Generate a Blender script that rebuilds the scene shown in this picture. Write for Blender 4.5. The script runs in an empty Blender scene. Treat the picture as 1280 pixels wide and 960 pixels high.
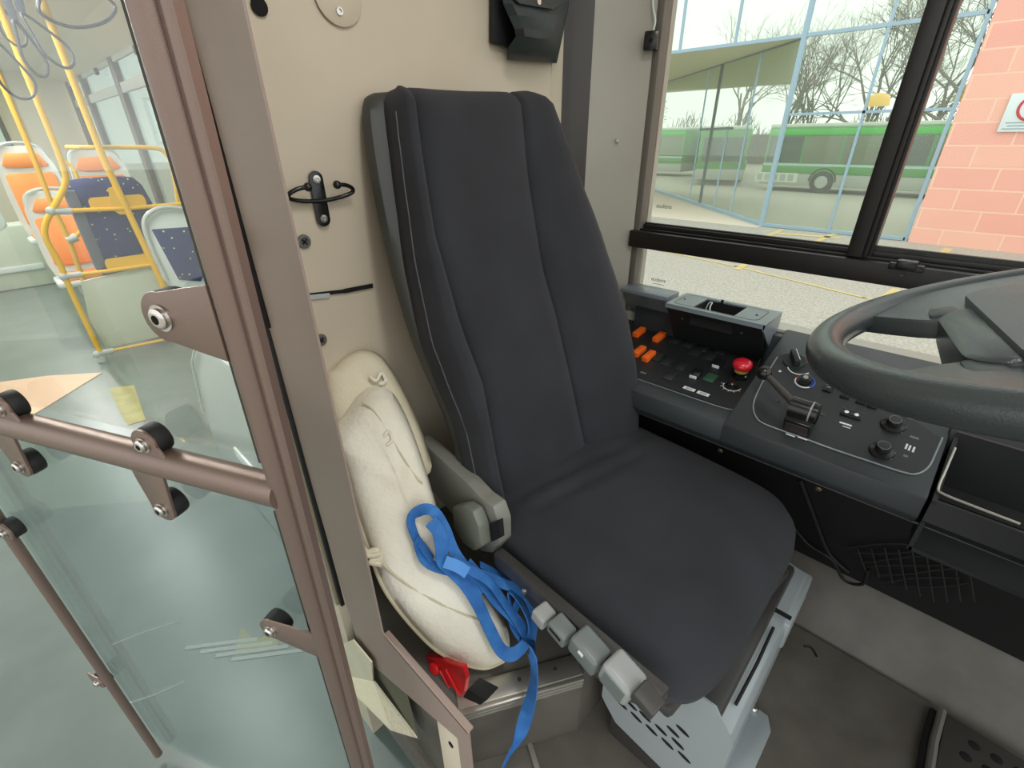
import bpy, bmesh, math, random
from mathutils import Vector, Matrix, Quaternion
random.seed(7)
PI = math.pi
C = bpy.context.scene.collection
scene = bpy.context.scene
# ------------------------------------------------------------------ camera (solved from vanishing points, 1280x960)
FPX = 582.0
CX, CY = 640.0, 480.0
CAM = Vector((0, 0, 1.2))          # world: X = forwards along the bus, Y = towards the driver's window, Z = up, cab floor = 0
def _v(p): return Vector((p[0]-CX, -(p[1]-CY), -FPX)).normalized()
_U = -_v((653, 1580))
_R = _v((-50, 172)); _R = (_R - _U*(_R.dot(_U))).normalized()
_X = -_R; _Y = _U.cross(_X)
M = Matrix((_X, _Y, _U))           # camera -> world
cam_d = bpy.data.cameras.new('camera'); cam = bpy.data.objects.new('camera', cam_d); C.objects.link(cam)
cam.matrix_world = Matrix.Translation(CAM) @ M.to_4x4()
cam_d.sensor_fit = 'HORIZONTAL'; cam_d.sensor_width = 36; cam_d.lens = 36*FPX/1280
cam_d.clip_start = 0.02; cam_d.clip_end = 300
scene.camera = cam
def ray(px, py): return M @ Vector((px-CX, -(py-CY), -FPX))
def hit(px, py, P, n):
    r = ray(px, py); P = Vector(P); n = Vector(n)
    return CAM + r*((P-CAM).dot(n)/r.dot(n))
def az(px, py, z): return hit(px, py, (0, 0, z), (0, 0, 1))
def ax(px, py, x): return hit(px, py, (x, 0, 0), (1, 0, 0))
def ay(px, py, y): return hit(px, py, (0, y, 0), (0, 1, 0))

# ------------------------------------------------------------------ materials
def lin(c):
    def f(v):
        v /= 255.0
        return v/12.92 if v <= 0.04045 else ((v+0.055)/1.055)**2.4
    return (f(c[0]), f(c[1]), f(c[2]), 1)
def mat(name, rgb, rough=0.5, metal=0, noise=None, bump=None, coat=0, spec=None, rgb2=None, emis=None):
    m = bpy.data.materials.new(name); m.use_nodes = True
    nt = m.node_tree; b = nt.nodes['Principled BSDF']
    b.inputs['Base Color'].default_value = lin(rgb)
    b.inputs['Roughness'].default_value = rough; b.inputs['Metallic'].default_value = metal
    if coat: b.inputs['Coat Weight'].default_value = coat
    if spec is not None: b.inputs['Specular IOR Level'].default_value = spec
    tc = nt.nodes.new('ShaderNodeTexCoord')
    if rgb2 is not None:
        n = nt.nodes.new('ShaderNodeTexNoise'); n.inputs['Scale'].default_value = noise or 5; n.inputs['Detail'].default_value = 6
        nt.links.new(tc.outputs['Object'], n.inputs['Vector'])
        cr = nt.nodes.new('ShaderNodeValToRGB'); cr.color_ramp.elements[0].position = 0.35; cr.color_ramp.elements[1].position = 0.68
        cr.color_ramp.elements[0].color = lin(rgb); cr.color_ramp.elements[1].color = lin(rgb2)
        nt.links.new(n.outputs['Fac'], cr.inputs['Fac']); nt.links.new(cr.outputs['Color'], b.inputs['Base Color'])
    if bump:
        n = nt.nodes.new('ShaderNodeTexNoise'); n.inputs['Scale'].default_value = bump[0]; n.inputs['Detail'].default_value = 4
        nt.links.new(tc.outputs['Object'], n.inputs['Vector'])
        bp = nt.nodes.new('ShaderNodeBump'); bp.inputs['Strength'].default_value = bump[1]; bp.inputs['Distance'].default_value = 0.002
        nt.links.new(n.outputs['Fac'], bp.inputs['Height']); nt.links.new(bp.outputs['Normal'], b.inputs['Normal'])
    if emis:
        b.inputs['Emission Color'].default_value = lin(emis[0]); b.inputs['Emission Strength'].default_value = emis[1]
    return m
def glass(name, tint, haze=0.0, haze_rgb=(220, 235, 230), gloss=0.06, haze_noise=False):
    m = bpy.data.materials.new(name); m.use_nodes = True
    nt = m.node_tree; nt.nodes.clear()
    out = nt.nodes.new('ShaderNodeOutputMaterial')
    tr = nt.nodes.new('ShaderNodeBsdfTransparent'); tr.inputs['Color'].default_value = lin(tint)
    gl = nt.nodes.new('ShaderNodeBsdfGlossy'); gl.inputs['Roughness'].default_value = 0.02
    fr = nt.nodes.new('ShaderNodeFresnel'); fr.inputs['IOR'].default_value = 1.45
    mx = nt.nodes.new('ShaderNodeMixShader')
    mul = nt.nodes.new('ShaderNodeMath'); mul.operation = 'MULTIPLY'; mul.inputs[1].default_value = gloss*16
    nt.links.new(fr.outputs[0], mul.inputs[0]); nt.links.new(mul.outputs[0], mx.inputs[0])
    nt.links.new(tr.outputs[0], mx.inputs[1]); nt.links.new(gl.outputs[0], mx.inputs[2])
    last = mx
    if haze > 0:
        df = nt.nodes.new('ShaderNodeBsdfDiffuse'); df.inputs['Color'].default_value = lin(haze_rgb)  # whitish diffuse share paints reflected haze into the pane
        m2 = nt.nodes.new('ShaderNodeMixShader'); m2.inputs[0].default_value = haze
        if haze_noise:
            tc = nt.nodes.new('ShaderNodeTexCoord'); n = nt.nodes.new('ShaderNodeTexNoise'); n.inputs['Scale'].default_value = 2.2; n.inputs['Detail'].default_value = 5
            mr = nt.nodes.new('ShaderNodeMapRange'); mr.inputs['From Min'].default_value = 0.3; mr.inputs['From Max'].default_value = 0.7
            mr.inputs['To Min'].default_value = haze*0.6; mr.inputs['To Max'].default_value = haze*1.5
            nt.links.new(tc.outputs['Object'], n.inputs['Vector']); nt.links.new(n.outputs['Fac'], mr.inputs['Value']); nt.links.new(mr.outputs[0], m2.inputs[0])
        nt.links.new(mx.outputs[0], m2.inputs[1]); nt.links.new(df.outputs[0], m2.inputs[2]); last = m2
    nt.links.new(last.outputs[0], out.inputs['Surface'])
    return m

def bricks(name, c1, c2, mortar, w, h, msize, off=0.5):
    m = bpy.data.materials.new(name); m.use_nodes = True
    nt = m.node_tree; b = nt.nodes['Principled BSDF']; b.inputs['Roughness'].default_value = 0.85
    tc = nt.nodes.new('ShaderNodeTexCoord'); sp = nt.nodes.new('ShaderNodeSeparateXYZ'); cb = nt.nodes.new('ShaderNodeCombineXYZ')
    nt.links.new(tc.outputs['Object'], sp.inputs[0]); nt.links.new(sp.outputs['X'], cb.inputs['X']); nt.links.new(sp.outputs['Z'], cb.inputs['Y'])
    br = nt.nodes.new('ShaderNodeTexBrick'); br.inputs['Scale'].default_value = 1
    br.inputs['Brick Width'].default_value = w; br.inputs['Row Height'].default_value = h; br.inputs['Mortar Size'].default_value = msize
    br.inputs['Color1'].default_value = lin(c1); br.inputs['Color2'].default_value = lin(c2); br.inputs['Mortar'].default_value = lin(mortar)
    br.offset = off
    nt.links.new(cb.outputs[0], br.inputs['Vector']); nt.links.new(br.outputs['Color'], b.inputs['Base Color'])
    bp = nt.nodes.new('ShaderNodeBump'); bp.inputs['Strength'].default_value = 0.5; bp.inputs['Distance'].default_value = 0.02
    nt.links.new(br.outputs['Fac'], bp.inputs['Height']); bp.invert = True; nt.links.new(bp.outputs['Normal'], b.inputs['Normal'])
    return m
def dots(name, base, dotc, scale, thr):
    m = mat(name, base, 0.8); nt = m.node_tree; b = nt.nodes['Principled BSDF']
    tc = nt.nodes.new('ShaderNodeTexCoord'); v = nt.nodes.new('ShaderNodeTexVoronoi'); v.inputs['Scale'].default_value = scale
    nt.links.new(tc.outputs['Object'], v.inputs['Vector'])
    cr = nt.nodes.new('ShaderNodeValToRGB'); cr.color_ramp.interpolation = 'CONSTANT'
    cr.color_ramp.elements[0].color = lin(dotc); cr.color_ramp.elements[1].color = lin(base); cr.color_ramp.elements[1].position = thr
    nt.links.new(v.outputs['Distance'], cr.inputs['Fac']); nt.links.new(cr.outputs['Color'], b.inputs['Base Color'])
    return m

M_cream = mat('cream_laminate', (205, 193, 172), 0.55, noise=3, rgb2=(196, 183, 162), bump=(60, .05))
M_jamb = mat('taupe_powder_coat', (150, 131, 121), 0.5, bump=(900, .25))
M_tube = mat('brown_metallic_paint', (132, 112, 103), 0.32, 0.5, bump=(1200, .2))
M_rubber = mat('black_rubber', (24, 24, 25), 0.6)
M_fabric = mat('black_seat_fabric', (39, 40, 44), 0.85, bump=(1500, .5), noise=9, rgb2=(46, 47, 52), spec=.35)
M_fabric.node_tree.nodes['Principled BSDF'].inputs['Sheen Weight'].default_value = .06
M_fabric.node_tree.nodes['Principled BSDF'].inputs['Sheen Roughness'].default_value = .5
M_fabric_side = mat('seat_side_fabric', (40, 41, 47), 0.85, bump=(1200, .5), spec=.3)
M_seatshell = mat('grey_green_seat_shell', (58, 60, 56), 0.5, bump=(700, .2))
M_trimdark = mat('dark_grey_plastic', (62, 60, 58), 0.42, bump=(500, .15))
M_lever = mat('grey_lever_plastic', (108, 114, 112), 0.35)
M_lever2 = mat('light_grey_lever_plastic', (150, 153, 150), 0.35)
M_brkt = mat('grey_bracket_plastic', (128, 128, 120), 0.4)
M_silver = mat('silver_painted_steel', (168, 176, 178), 0.38, 0.25)
M_holes = mat('hole_black', (12, 12, 12), 0.9)
M_alu = mat('aluminium', (186, 182, 172), 0.38, 0.8)
M_steel = mat('bright_steel', (205, 200, 195), 0.22, 1.0)
M_floorcab = mat('dark_speckled_floor', (92, 88, 80), 0.42, noise=14, rgb2=(104, 100, 92), bump=(80, .12))
M_plat = mat('grey_platform_vinyl', (84, 80, 74), 0.5, noise=9, rgb2=(98, 94, 86))
M_pfloor = mat('grey_green_bus_floor', (100, 112, 107), 0.3, noise=4, rgb2=(112, 123, 118))
M_console = mat('black_console_plastic', (46, 52, 54), 0.45, bump=(600, .12))
M_tray = mat('black_tray_plastic', (28, 30, 31), 0.5, bump=(600, .12))
M_panel = mat('charcoal_panel_plastic', (38, 42, 43), 0.42)
M_blackmetal = mat('black_anodised_frame', (34, 32, 30), 0.4, 0.2)
M_blackgloss = mat('black_gloss_plastic', (26, 26, 27), 0.25)
M_wheel = mat('grey_black_leathery_plastic', (56, 62, 63), 0.26, bump=(500, .25))
M_skyshelf = mat('sky_sheen_shelf_plastic', (112, 122, 127), 0.3)  # sky reflection on the shelf is put into this paler base colour
M_orange = mat('orange_switch_cover', (240, 105, 30), 0.4)
M_red = mat('red_mushroom_plastic', (205, 30, 48), 0.25, coat=.4)
M_yell = mat('yellow_collar', (190, 160, 70), 0.4)
M_white = mat('white_print', (225, 228, 226), 0.5)
M_blueprint = mat('blue_print', (50, 90, 190), 0.5)
M_redprint = mat('red_print', (200, 40, 50), 0.5)
M_greenlabel = mat('green_label', (48, 84, 62), 0.4)
M_pad = mat('off_white_quilted_fabric', (220, 214, 194), 0.7, noise=6, rgb2=(234, 230, 216), bump=(110, 1.0))
M_pad2 = mat('ivory_vinyl', (206, 196, 168), 0.55, noise=5, rgb2=(220, 211, 186), bump=(120, .5))
M_strap = mat('blue_webbing', (38, 98, 168), 0.7, noise=30, rgb2=(54, 122, 192), bump=(900, .5))
M_redplastic = mat('red_hard_plastic', (222, 26, 30), 0.35)
M_red2 = mat('dusty_red_plastic', (196, 66, 50), 0.5)
M_bag = mat('dark_grey_vinyl', (48, 56, 56), 0.5, bump=(300, .3))
M_yellow = mat('yellow_powder_coat', (232, 182, 44), 0.35)
M_yellow2 = mat('amber_yellow_paint', (226, 176, 70), 0.4)
M_clampgrey = mat('light_grey_clamp', (176, 182, 178), 0.45)
M_seatgrey = mat('pale_grey_seat_shell', (205, 214, 210), 0.4)
M_seatorange = mat('orange_seat_pad', (244, 148, 70), 0.7)
M_seatblue = dots('navy_dotted_fabric', (30, 46, 98), (190, 196, 120), 26, 0.14)
M_seatrear = mat('navy_grey_edge', (92, 102, 118), 0.7)
M_panelgrey = mat('pale_grey_green_panel', (190, 198, 180), 0.5)
M_ceiling = mat('cream_ceiling', (214, 206, 184), 0.6)
M_pillar = mat('grey_bus_pillar', (96, 94, 91), 0.5)
M_brownpillar = mat('dark_brown_trim', (54, 48, 43), 0.35)
M_greypillar = mat('light_grey_laminate', (168, 164, 152), 0.5, noise=4, rgb2=(176, 172, 160))
M_wtrim = mat('taupe_window_trim', (104, 99, 90), 0.5)
M_strapgrey = mat('grey_hand_strap', (48, 53, 64), 0.5)
M_tan = mat('tan_floor_reflection', (214, 178, 146), 0.4)
M_tactile = mat('worn_yellow_marking', (150, 146, 96), 0.5, noise=18, rgb2=(176, 166, 96))
M_ground = mat('light_asphalt', (158, 154, 143), 0.9, noise=38, rgb2=(192, 188, 175), bump=(90, .8))
M_line = mat('yellow_road_paint', (214, 192, 122), 0.8, noise=20, rgb2=(204, 188, 136))
M_pave = mat('pale_paving', (214, 204, 186), 0.85)
M_frameblue = mat('pale_blue_aluminium', (158, 184, 200), 0.4, 0.2)
M_framegrey = mat('grey_door_frame', (112, 124, 120), 0.4)
M_soffit = mat('white_green_soffit', (196, 202, 176), 0.8)
M_brick = bricks('pink_block_masonry', (242, 174, 158), (246, 190, 168), (249, 206, 182), 0.8, 0.335, 0.012)
M_busgreen = mat('green_bus_paint', (60, 190, 60), 0.3)
M_busgreen2 = mat('dark_green_bus_paint', (84, 150, 84), 0.4)
M_buswhite = mat('white_bus_paint', (208, 218, 206), 0.35)
M_buswin = mat('bus_window_glass', (78, 92, 84), 0.15)
M_tyre = mat('tyre_rubber', (52, 56, 50), 0.8)
M_skirt = mat('grey_bus_skirt', (170, 176, 168), 0.5)
M_bark = mat('bare_bark', (112, 108, 94), 0.95)
M_conifer = mat('dark_green_needles', (86, 102, 76), 0.9)
M_amber = mat('reflected_amber_lamp', (246, 196, 92), 0.3, emis=((250, 200, 110), 0.5))
M_mustard = mat('mustard_shade', (198, 176, 100), 0.6)
M_sign = mat('sign_white', (222, 236, 236), 0.5)
G_door_up = glass('door_acrylic_painted_haze', (253, 254, 252), 0.012, (236, 238, 230), 0.012, True)
G_door_lo = glass('door_acrylic_lower', (240, 246, 245), 0.04, (222, 232, 234), 0.03, True)
G_win = glass('side_window_glass', (250, 252, 250), 0.012, (235, 245, 240), 0.02)
G_fac = glass('facade_glass', (240, 245, 238), 0.08, (236, 240, 232), 0.012)
G_pwin = glass('passenger_window_glass', (232, 242, 238), 0.05, (235, 245, 240), 0.04)

# ------------------------------------------------------------------ mesh helpers
def frame(n, up=Vector((0, 0, 1))):
    n = Vector(n).normalized(); x = Vector(up).cross(n)
    if x.length < 1e-4: x = Vector((1, 0, 0)).cross(n)
    x.normalize(); y = n.cross(x)
    return Matrix((x, y, n)).transposed()          # columns: x, y, normal
class B:
    def __init__(s): s.bm = bmesh.new()
    def box(s, c, size, R=None, bev=0.0, seg=2, mi=0):
        t = bmesh.new(); bmesh.ops.create_cube(t, size=1)
        bmesh.ops.scale(t, vec=Vector(size), verts=t.verts)
        if bev > 0: bmesh.ops.bevel(t, geom=list(t.edges), offset=bev, segments=seg, affect='EDGES', profile=0.5)
        return s._add(t, c, R, mi)
    def _add(s, t, c, R, mi=0):
        mt = Matrix.Translation(Vector(c)) @ ((R.to_4x4() if R is not None else Matrix.Identity(4)))
        bmesh.ops.transform(t, matrix=mt, verts=t.verts)
        for f in t.faces: f.material_index = mi
        me = bpy.data.meshes.new('t'); t.to_mesh(me); t.free(); s.bm.from_mesh(me); bpy.data.meshes.remove(me)
        return s
    def span(s, a, b, bev=0.0, mi=0):               # axis-aligned box from corner a to b
        a = Vector(a); b = Vector(b)
        return s.box((a+b)/2, [abs(b[i]-a[i]) for i in range(3)], None, bev, 2, mi)
    def ring_loft(s, rings, cap=True, mi=0, closed=True):
        vs = [[s.bm.verts.new(p) for p in r] for r in rings]
        n = len(rings[0])
        for i in range(len(rings)-1):
            for j in range(n if closed else n-1):
                f = s.bm.faces.new((vs[i][j], vs[i][(j+1) % n], vs[i+1][(j+1) % n], vs[i+1][j])); f.material_index = mi
        if cap and closed:
            for r, fl in ((vs[0], True), (vs[-1], False)):
                f = s.bm.faces.new(list(reversed(r)) if fl else r); f.material_index = mi
        return s
    def tube(s, pts, r, n=12, cap=True, mi=0, flat=None, up=None):
        pts = [Vector(p) for p in pts]; rings = []
        rr = r if isinstance(r, (list, tuple)) else [r]*len(pts)
        u = None
        for i, p in enumerate(pts):
            d = (pts[min(i+1, len(pts)-1)] - pts[max(i-1, 0)]).normalized()
            if u is None:
                u = Vector(up) if up is not None else (Vector((0, 0, 1)) if abs(d.z) < .9 else Vector((1, 0, 0)))
            elif up is not None: u = Vector(up) if not isinstance(up, list) else up[i]
            u = (u - d*u.dot(d)).normalized(); w = d.cross(u)
            fl = flat if flat else 1.0
            rings.append([p + (u*math.cos(2*PI*k/n)*fl + w*math.sin(2*PI*k/n))*rr[i] for k in range(n)])
        return s.ring_loft(rings, cap, mi)
    def cyl(s, a, b, r, r2=None, n=20, mi=0, bev=0):
        a = Vector(a); b = Vector(b); r2 = r if r2 is None else r2
        R = frame(b-a); L = (b-a).length
        prof = [(r, 0), (r2, L)] if not bev else [(r-bev, 0), (r, bev), (r2, L-bev), (r2-bev, L)]
        rings = [[a + R @ Vector((math.cos(2*PI*k/n)*q, math.sin(2*PI*k/n)*q, h)) for k in range(n)] for q, h in prof]
        return s.ring_loft(rings, True, mi)
    def lathe(s, c, R, prof, n=24, mi=0):
        c = Vector(c); rings = [[c + R @ Vector((math.cos(2*PI*k/n)*max(q, 1e-4), math.sin(2*PI*k/n)*max(q, 1e-4), h)) for k in range(n)] for q, h in prof]
        return s.ring_loft(rings, True, mi)
    def prism(s, poly, n, d, mi=0, bev=0):             # polygon (3D points, planar) extruded by n*d
        n = Vector(n).normalized(); t = bmesh.new()
        a = [t.verts.new(Vector(p)) for p in poly]; b = [t.verts.new(Vector(p)+n*d) for p in poly]
        t.faces.new(a); t.faces.new(list(reversed(b))); k = len(a)
        for i in range(k): t.faces.new((a[i], b[i], b[(i+1) % k], a[(i+1) % k]))
        bmesh.ops.recalc_face_normals(t, faces=t.faces)
        if bev: bmesh.ops.bevel(t, geom=list(t.edges), offset=bev, segments=2, affect='EDGES', profile=.5)
        return s._add(t, (0, 0, 0), None, mi)
    def quad(s, pts, mi=0):
        f = s.bm.faces.new([s.bm.verts.new(Vector(p)) for p in pts]); f.material_index = mi; return s
    def sphere(s, c, r, sc=(1, 1, 1), R=None, seg=20, mi=0):
        t = bmesh.new(); bmesh.ops.create_uvsphere(t, u_segments=seg, v_segments=seg//2+2, radius=r)
        bmesh.ops.scale(t, vec=Vector(sc), verts=t.verts); return s._add(t, c, R, mi)
    def torus(s, c, R, r1, r2, a0=0, a1=2*PI, n=48, m=12, mi=0):
        c = Vector(c); full = abs(a1-a0-2*PI) < 1e-6; rings = []
        for i in range(n+1):
            a = a0+(a1-a0)*i/n
            rings.append([c + R @ Vector(((r1+r2*math.cos(2*PI*k/m))*math.cos(a), (r1+r2*math.cos(2*PI*k/m))*math.sin(a), r2*math.sin(2*PI*k/m))) for k in range(m)])
        return s.ring_loft(rings, not full, mi)
def obj(name, b, m, parent=None, smooth=True, ang=40, sub=0, label=None, kind=None):
    bm = b.bm if isinstance(b, B) else b
    bmesh.ops.remove_doubles(bm, verts=bm.verts, dist=1e-6)
    bmesh.ops.recalc_face_normals(bm, faces=bm.faces)
    me = bpy.data.meshes.new(name); bm.to_mesh(me); bm.free()
    for x in (m if isinstance(m, (list, tuple)) else [m]): me.materials.append(x)
    for p in me.polygons: p.use_smooth = smooth
    if smooth: me.set_sharp_from_angle(angle=math.radians(ang))
    o = bpy.data.objects.new(name, me); C.objects.link(o)
    if parent is not None:
        o.parent = parent
        if parent.type != 'MESH': o.matrix_parent_inverse = Matrix.Translation(parent.location).inverted()
    if sub:
        s = o.modifiers.new('sub', 'SUBSURF'); s.levels = sub; s.render_levels = sub
    if label: o['label'] = label
    if kind: o['kind'] = kind
    return o
def thing(name, label, cat, loc=(0, 0, 0), group=None):
    o = bpy.data.objects.new(name, None); C.objects.link(o); o.location = loc
    o.matrix_local = Matrix.Translation(Vector(loc)); o.empty_display_size = .05
    o['label'] = label; o['category'] = cat
    if group: o['group'] = group
    return o
def tag(o, label, cat, group=None):
    o['label'] = label; o['category'] = cat
    if group: o['group'] = group
    return o
def struct(name, b, m, label=None, **k):
    return obj(name, b, m, kind='structure', label=label, **k)
def dup(root, loc, label=None, rotz=0):
    r = root.copy(); C.objects.link(r); r.location = loc; r.rotation_euler = (0, 0, rotz)
    if label: r['label'] = label
    for ch in list(root.children):
        c = ch.copy(); C.objects.link(c); c.parent = r; c.matrix_parent_inverse = ch.matrix_parent_inverse
        for g in list(ch.children):
            d = g.copy(); C.objects.link(d); d.parent = c; d.matrix_parent_inverse = g.matrix_parent_inverse
    return r
def rrect(w, h, r, n=5):                              # rounded rectangle outline (2D, centred)
    out = []
    for cx, cy, a0 in ((w/2-r, h/2-r, 0), (-w/2+r, h/2-r, PI/2), (-w/2+r, -h/2+r, PI), (w/2-r, -h/2+r, 3*PI/2)):
        for k in range(n+1):
            a = a0+PI/2*k/n; out.append((cx+r*math.cos(a), cy+r*math.sin(a)))
    return out
def smoothpath(pts, k=6, closed=False):
    pts = [Vector(p) for p in pts]; n = len(pts); out = []
    rng = range(n if closed else n-1)
    for i in rng:
        p0 = pts[(i-1) % n] if closed or i > 0 else pts[0]; p1 = pts[i]; p2 = pts[(i+1) % n]
        p3 = pts[(i+2) % n] if closed or i+2 < n else pts[-1]
        for j in range(k):
            t = j/k
            out.append(0.5*((2*p1)+(-p0+p2)*t+(2*p0-5*p1+4*p2-p3)*t*t+(-p0+3*p1-3*p2+p3)*t*t*t))
    if not closed: out.append(pts[-1])
    return out
WORLD, SUN, SALOON, CABL, EXPO = 1.65, 0.4, 34, 7, 0.0
# ================================================================== THE SETTING
YW = 1.33                                             # inner face of the driver's side window
# cab floor, raised kick ledge under the console, platform behind the seat
struct('floor', B().span((-.92, .22, -.06), (1.3, 1.13, 0)), M_floorcab)
k = B(); k.prism([(-.92, 1.13, -.02), (-.92, 1.252, .15), (-.92, 1.40, .15), (-.92, 1.40, -.02)], (1, 0, 0), 2.3, bev=.004)
struct('trim_1', k, M_floorcab)
A1 = Vector((-.295, .506, 0)); A2 = Vector((-.43, .285, 0))
pl = B(); pl.prism([(A1.x, A1.y, 0), (A2.x, A2.y, 0), (-.43, .24, 0), (-.9, .24, 0), (-.9, 1.1, 0), (-.29, 1.1, 0)], (0, 0, 1), .215, bev=.004)
plat = struct('trim_2', pl, M_plat)
dn = (A2-A1).normalized(); nn = Vector((dn.y, -dn.x, 0)); nn = nn if nn.x > 0 else -nn
ns = B(); a = A1+Vector((0, 0, .216)); L = (A2-A1).length
Rn = Matrix((dn, -nn, Vector((0, 0, 1)))).transposed()
if Rn.determinant() < 0: Rn = Matrix((dn, nn, Vector((0, 0, 1)))).transposed()
mid = a + dn*L/2
ns.box(mid - nn*.022 + Vector((0, 0, .002)), (L, .044, .004), Rn, .001)
ns.box(mid + nn*.004 + Vector((0, 0, -.004)), (L, .012, .012), Rn, .003)
ns.box(mid + nn*.005 + Vector((0, 0, -.018)), (L, .006, .010), Rn, .002)
ns.box(mid + nn*.004 + Vector((0, 0, -.030)), (L, .004, .008), Rn, .002)
obj('aluminium_nosing', ns, M_alu, plat, label='ridged aluminium nosing on the platform edge')
sc = B()
for t in (.2, .5, .8): sc.lathe(a + dn*L*t - nn*.024 + Vector((0, 0, .004)), Matrix.Identity(3), [(.0045, 0), (.004, .0015), (.001, .0016)], 12)
obj('screws', sc, M_trimdark, plat)
# passenger floor, ceiling, walls
struct('floor_passenger', B().span((-10.5, -1.25, -.31), (1.3, 1.42, -.25)).span((-10.5, -1.25, -.25), (-7.6, .9, .02)), M_pfloor)
struct('ceiling', B().span((-10.5, -1.3, 2.10), (.7, 1.46, 2.16)), M_ceiling)
cv = B(); cv.prism([(-10.5, 1.36, 1.98), (-10.5, 1.36, 2.12), (-10.5, 1.0, 2.12)], (1, 0, 0), 9.5)
struct('trim_3', cv, M_ceiling)
# rear wall of the cab: cream laminate with gentle folds
Xw = -.90
prof = [(.235, Xw+.004), (.30, Xw+.003), (.40, Xw+.002), (.43, Xw), (.60, Xw), (.63, Xw+.003), (1.0, Xw), (1.092, Xw)]
w = B(); nz = 12
rows = [[Vector((x, y, -.25+2.36*i/nz)) for (y, x) in prof] for i in range(nz+1)]
vs = [[w.bm.verts.new(p) for p in r] for r in rows]
for i in range(nz):
    for j in range(len(prof)-1): w.bm.faces.new((vs[i][j], vs[i][j+1], vs[i+1][j+1], vs[i+1][j]))
w.span((Xw-.05, .235, -.25), (Xw-.012, 1.15, 2.10))
w.span((Xw-.03, 1.0885, -.25), (Xw+.001, 1.092, 2.10))
wall_rear = struct('wall_rear', w, M_cream)
def disc(px, py, r, x=Xw+.004): p = ax(px, py, x); return p
Rx = frame((1, 0, 0))
h = B(); p = ax(324, 8, Xw+.005); h.lathe(p, Rx, [(.0125, 0), (.0125, .0015), (.011, .002), (.001, .0016)], 24)
obj('hole_plug', h, M_holes, wall_rear, label='round black hole high in the wall')
for (px, py) in ((380, 302), (401, 425)):
    p = ax(px, py, Xw+.004)
    s = B().lathe(p, Rx, [(.013, 0), (.012, .003), (.0075, .0035), (.006, .0015), (.001, .001)], 20)
    so = obj('screw', s, M_pillar, wall_rear, label='dark cross-head screw')
    x2 = B().box(p+Vector((.0036, 0, 0)), (.001, .012, .0025), Matrix.Rotation(.7, 3, 'X')).box(p+Vector((.0036, 0, 0)), (.001, .012, .0025), Matrix.Rotation(-.87, 3, 'X'))
    obj('slot', x2, M_holes, so)
# open seam in the wall: torn slot
sl = B(); p0 = ax(386, 369, Xw+.0045); p1 = ax(430, 364, Xw+.0045); p2 = ax(466, 357, Xw+.0035)
def strip(b, p, q, wd, t=.002, mi=0):
    p = Vector(p); q = Vector(q); d = (q-p); R = Matrix((d.normalized(), Vector((1, 0, 0)).cross(d.normalized()), Vector((1, 0, 0)))).transposed()
    b.box((p+q)/2, (d.length, wd, t), R, 0, mi=mi)
strip(sl, p0, p1, .007); strip(sl, p1, p2, .009)
obj('open_seam', sl, M_holes, wall_rear, label='dark open seam across the wall')
sm = B(); p = ax(402, 371, Xw+.005); strip(sm, p0+Vector((.001, 0, -.004)), ax(412, 369, Xw+.006), .009, .003)
obj('broken_edge', sm, M_clampgrey, wall_rear)
st = B(); a_ = ax(494, 66, Xw+.004); b_ = ax(499, 112, Xw+.004)
st.quad([ax(495, 62, Xw+.0015), ax(495, 108, Xw+.0015), ax(504, 112, Xw+.0015), ax(497, 66, Xw+.0015)])
obj('scuff_mark', st, mat('blue_grey_scuff', (176, 170, 158), .7), wall_rear)
# round hatch plate at the top
p = ax(422, -6, Xw+.004); hp = B()
hp.lathe(p, Rx, [(.043, 0), (.043, .0015), (.042, .0022), (.001, .0022)], 40); hatch = hp
ho = obj('access_cover', hatch, M_cream, wall_rear, label='round cream access cover')
pv = ax(424, 14, Xw+.0065); obj('rivet', B().lathe(pv, Rx, [(.0065, 0), (.006, .003), (.003, .0032), (.0025, .001), (.0005, .001)], 16), M_steel, ho)
# window corner column (dark brown) and curved light laminate
def vpanel(name, path, z0, z1, m, th=.01):
    b = B(); pts = [Vector((x, y, 0)) for x, y in path]
    outer = []
    for i, p in enumerate(pts):
        d = (pts[min(i+1, len(pts)-1)]-pts[max(i-1, 0)]).normalized(); outer.append(p + Vector((-d.y, d.x, 0))*th)
    poly = pts + list(reversed(outer)); poly = [Vector((q.x, q.y, z0)) for q in poly]
    lo = [b.bm.verts.new(q) for q in poly]; hi = [b.bm.verts.new(q+Vector((0, 0, z1-z0))) for q in poly]; n = len(poly)
    for i in range(n): b.bm.faces.new((lo[i], lo[(i+1) % n], hi[(i+1) % n], hi[i]))
    for r in (lo, hi):
        for i in range(len(pts)-1): b.bm.faces.new((r[i], r[i+1], r[n-2-i], r[n-1-i]))
    return struct(name, b, m)
cor = [(Xw-.03, 1.094), (-.915, 1.12), (-.915, 1.15), (-.905, 1.18), (-.888, 1.205), (-.872, 1.222)]
vpanel('trim_4', cor, 0, 2.1, M_brownpillar)
lit = [(-.872, 1.222), (-.850, 1.243), (-.825, 1.262), (-.80, 1.278), (-.77, 1.293), (-.735, 1.306)]
vpanel('trim_5', lit, 0, 2.1, M_greypillar)
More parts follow.
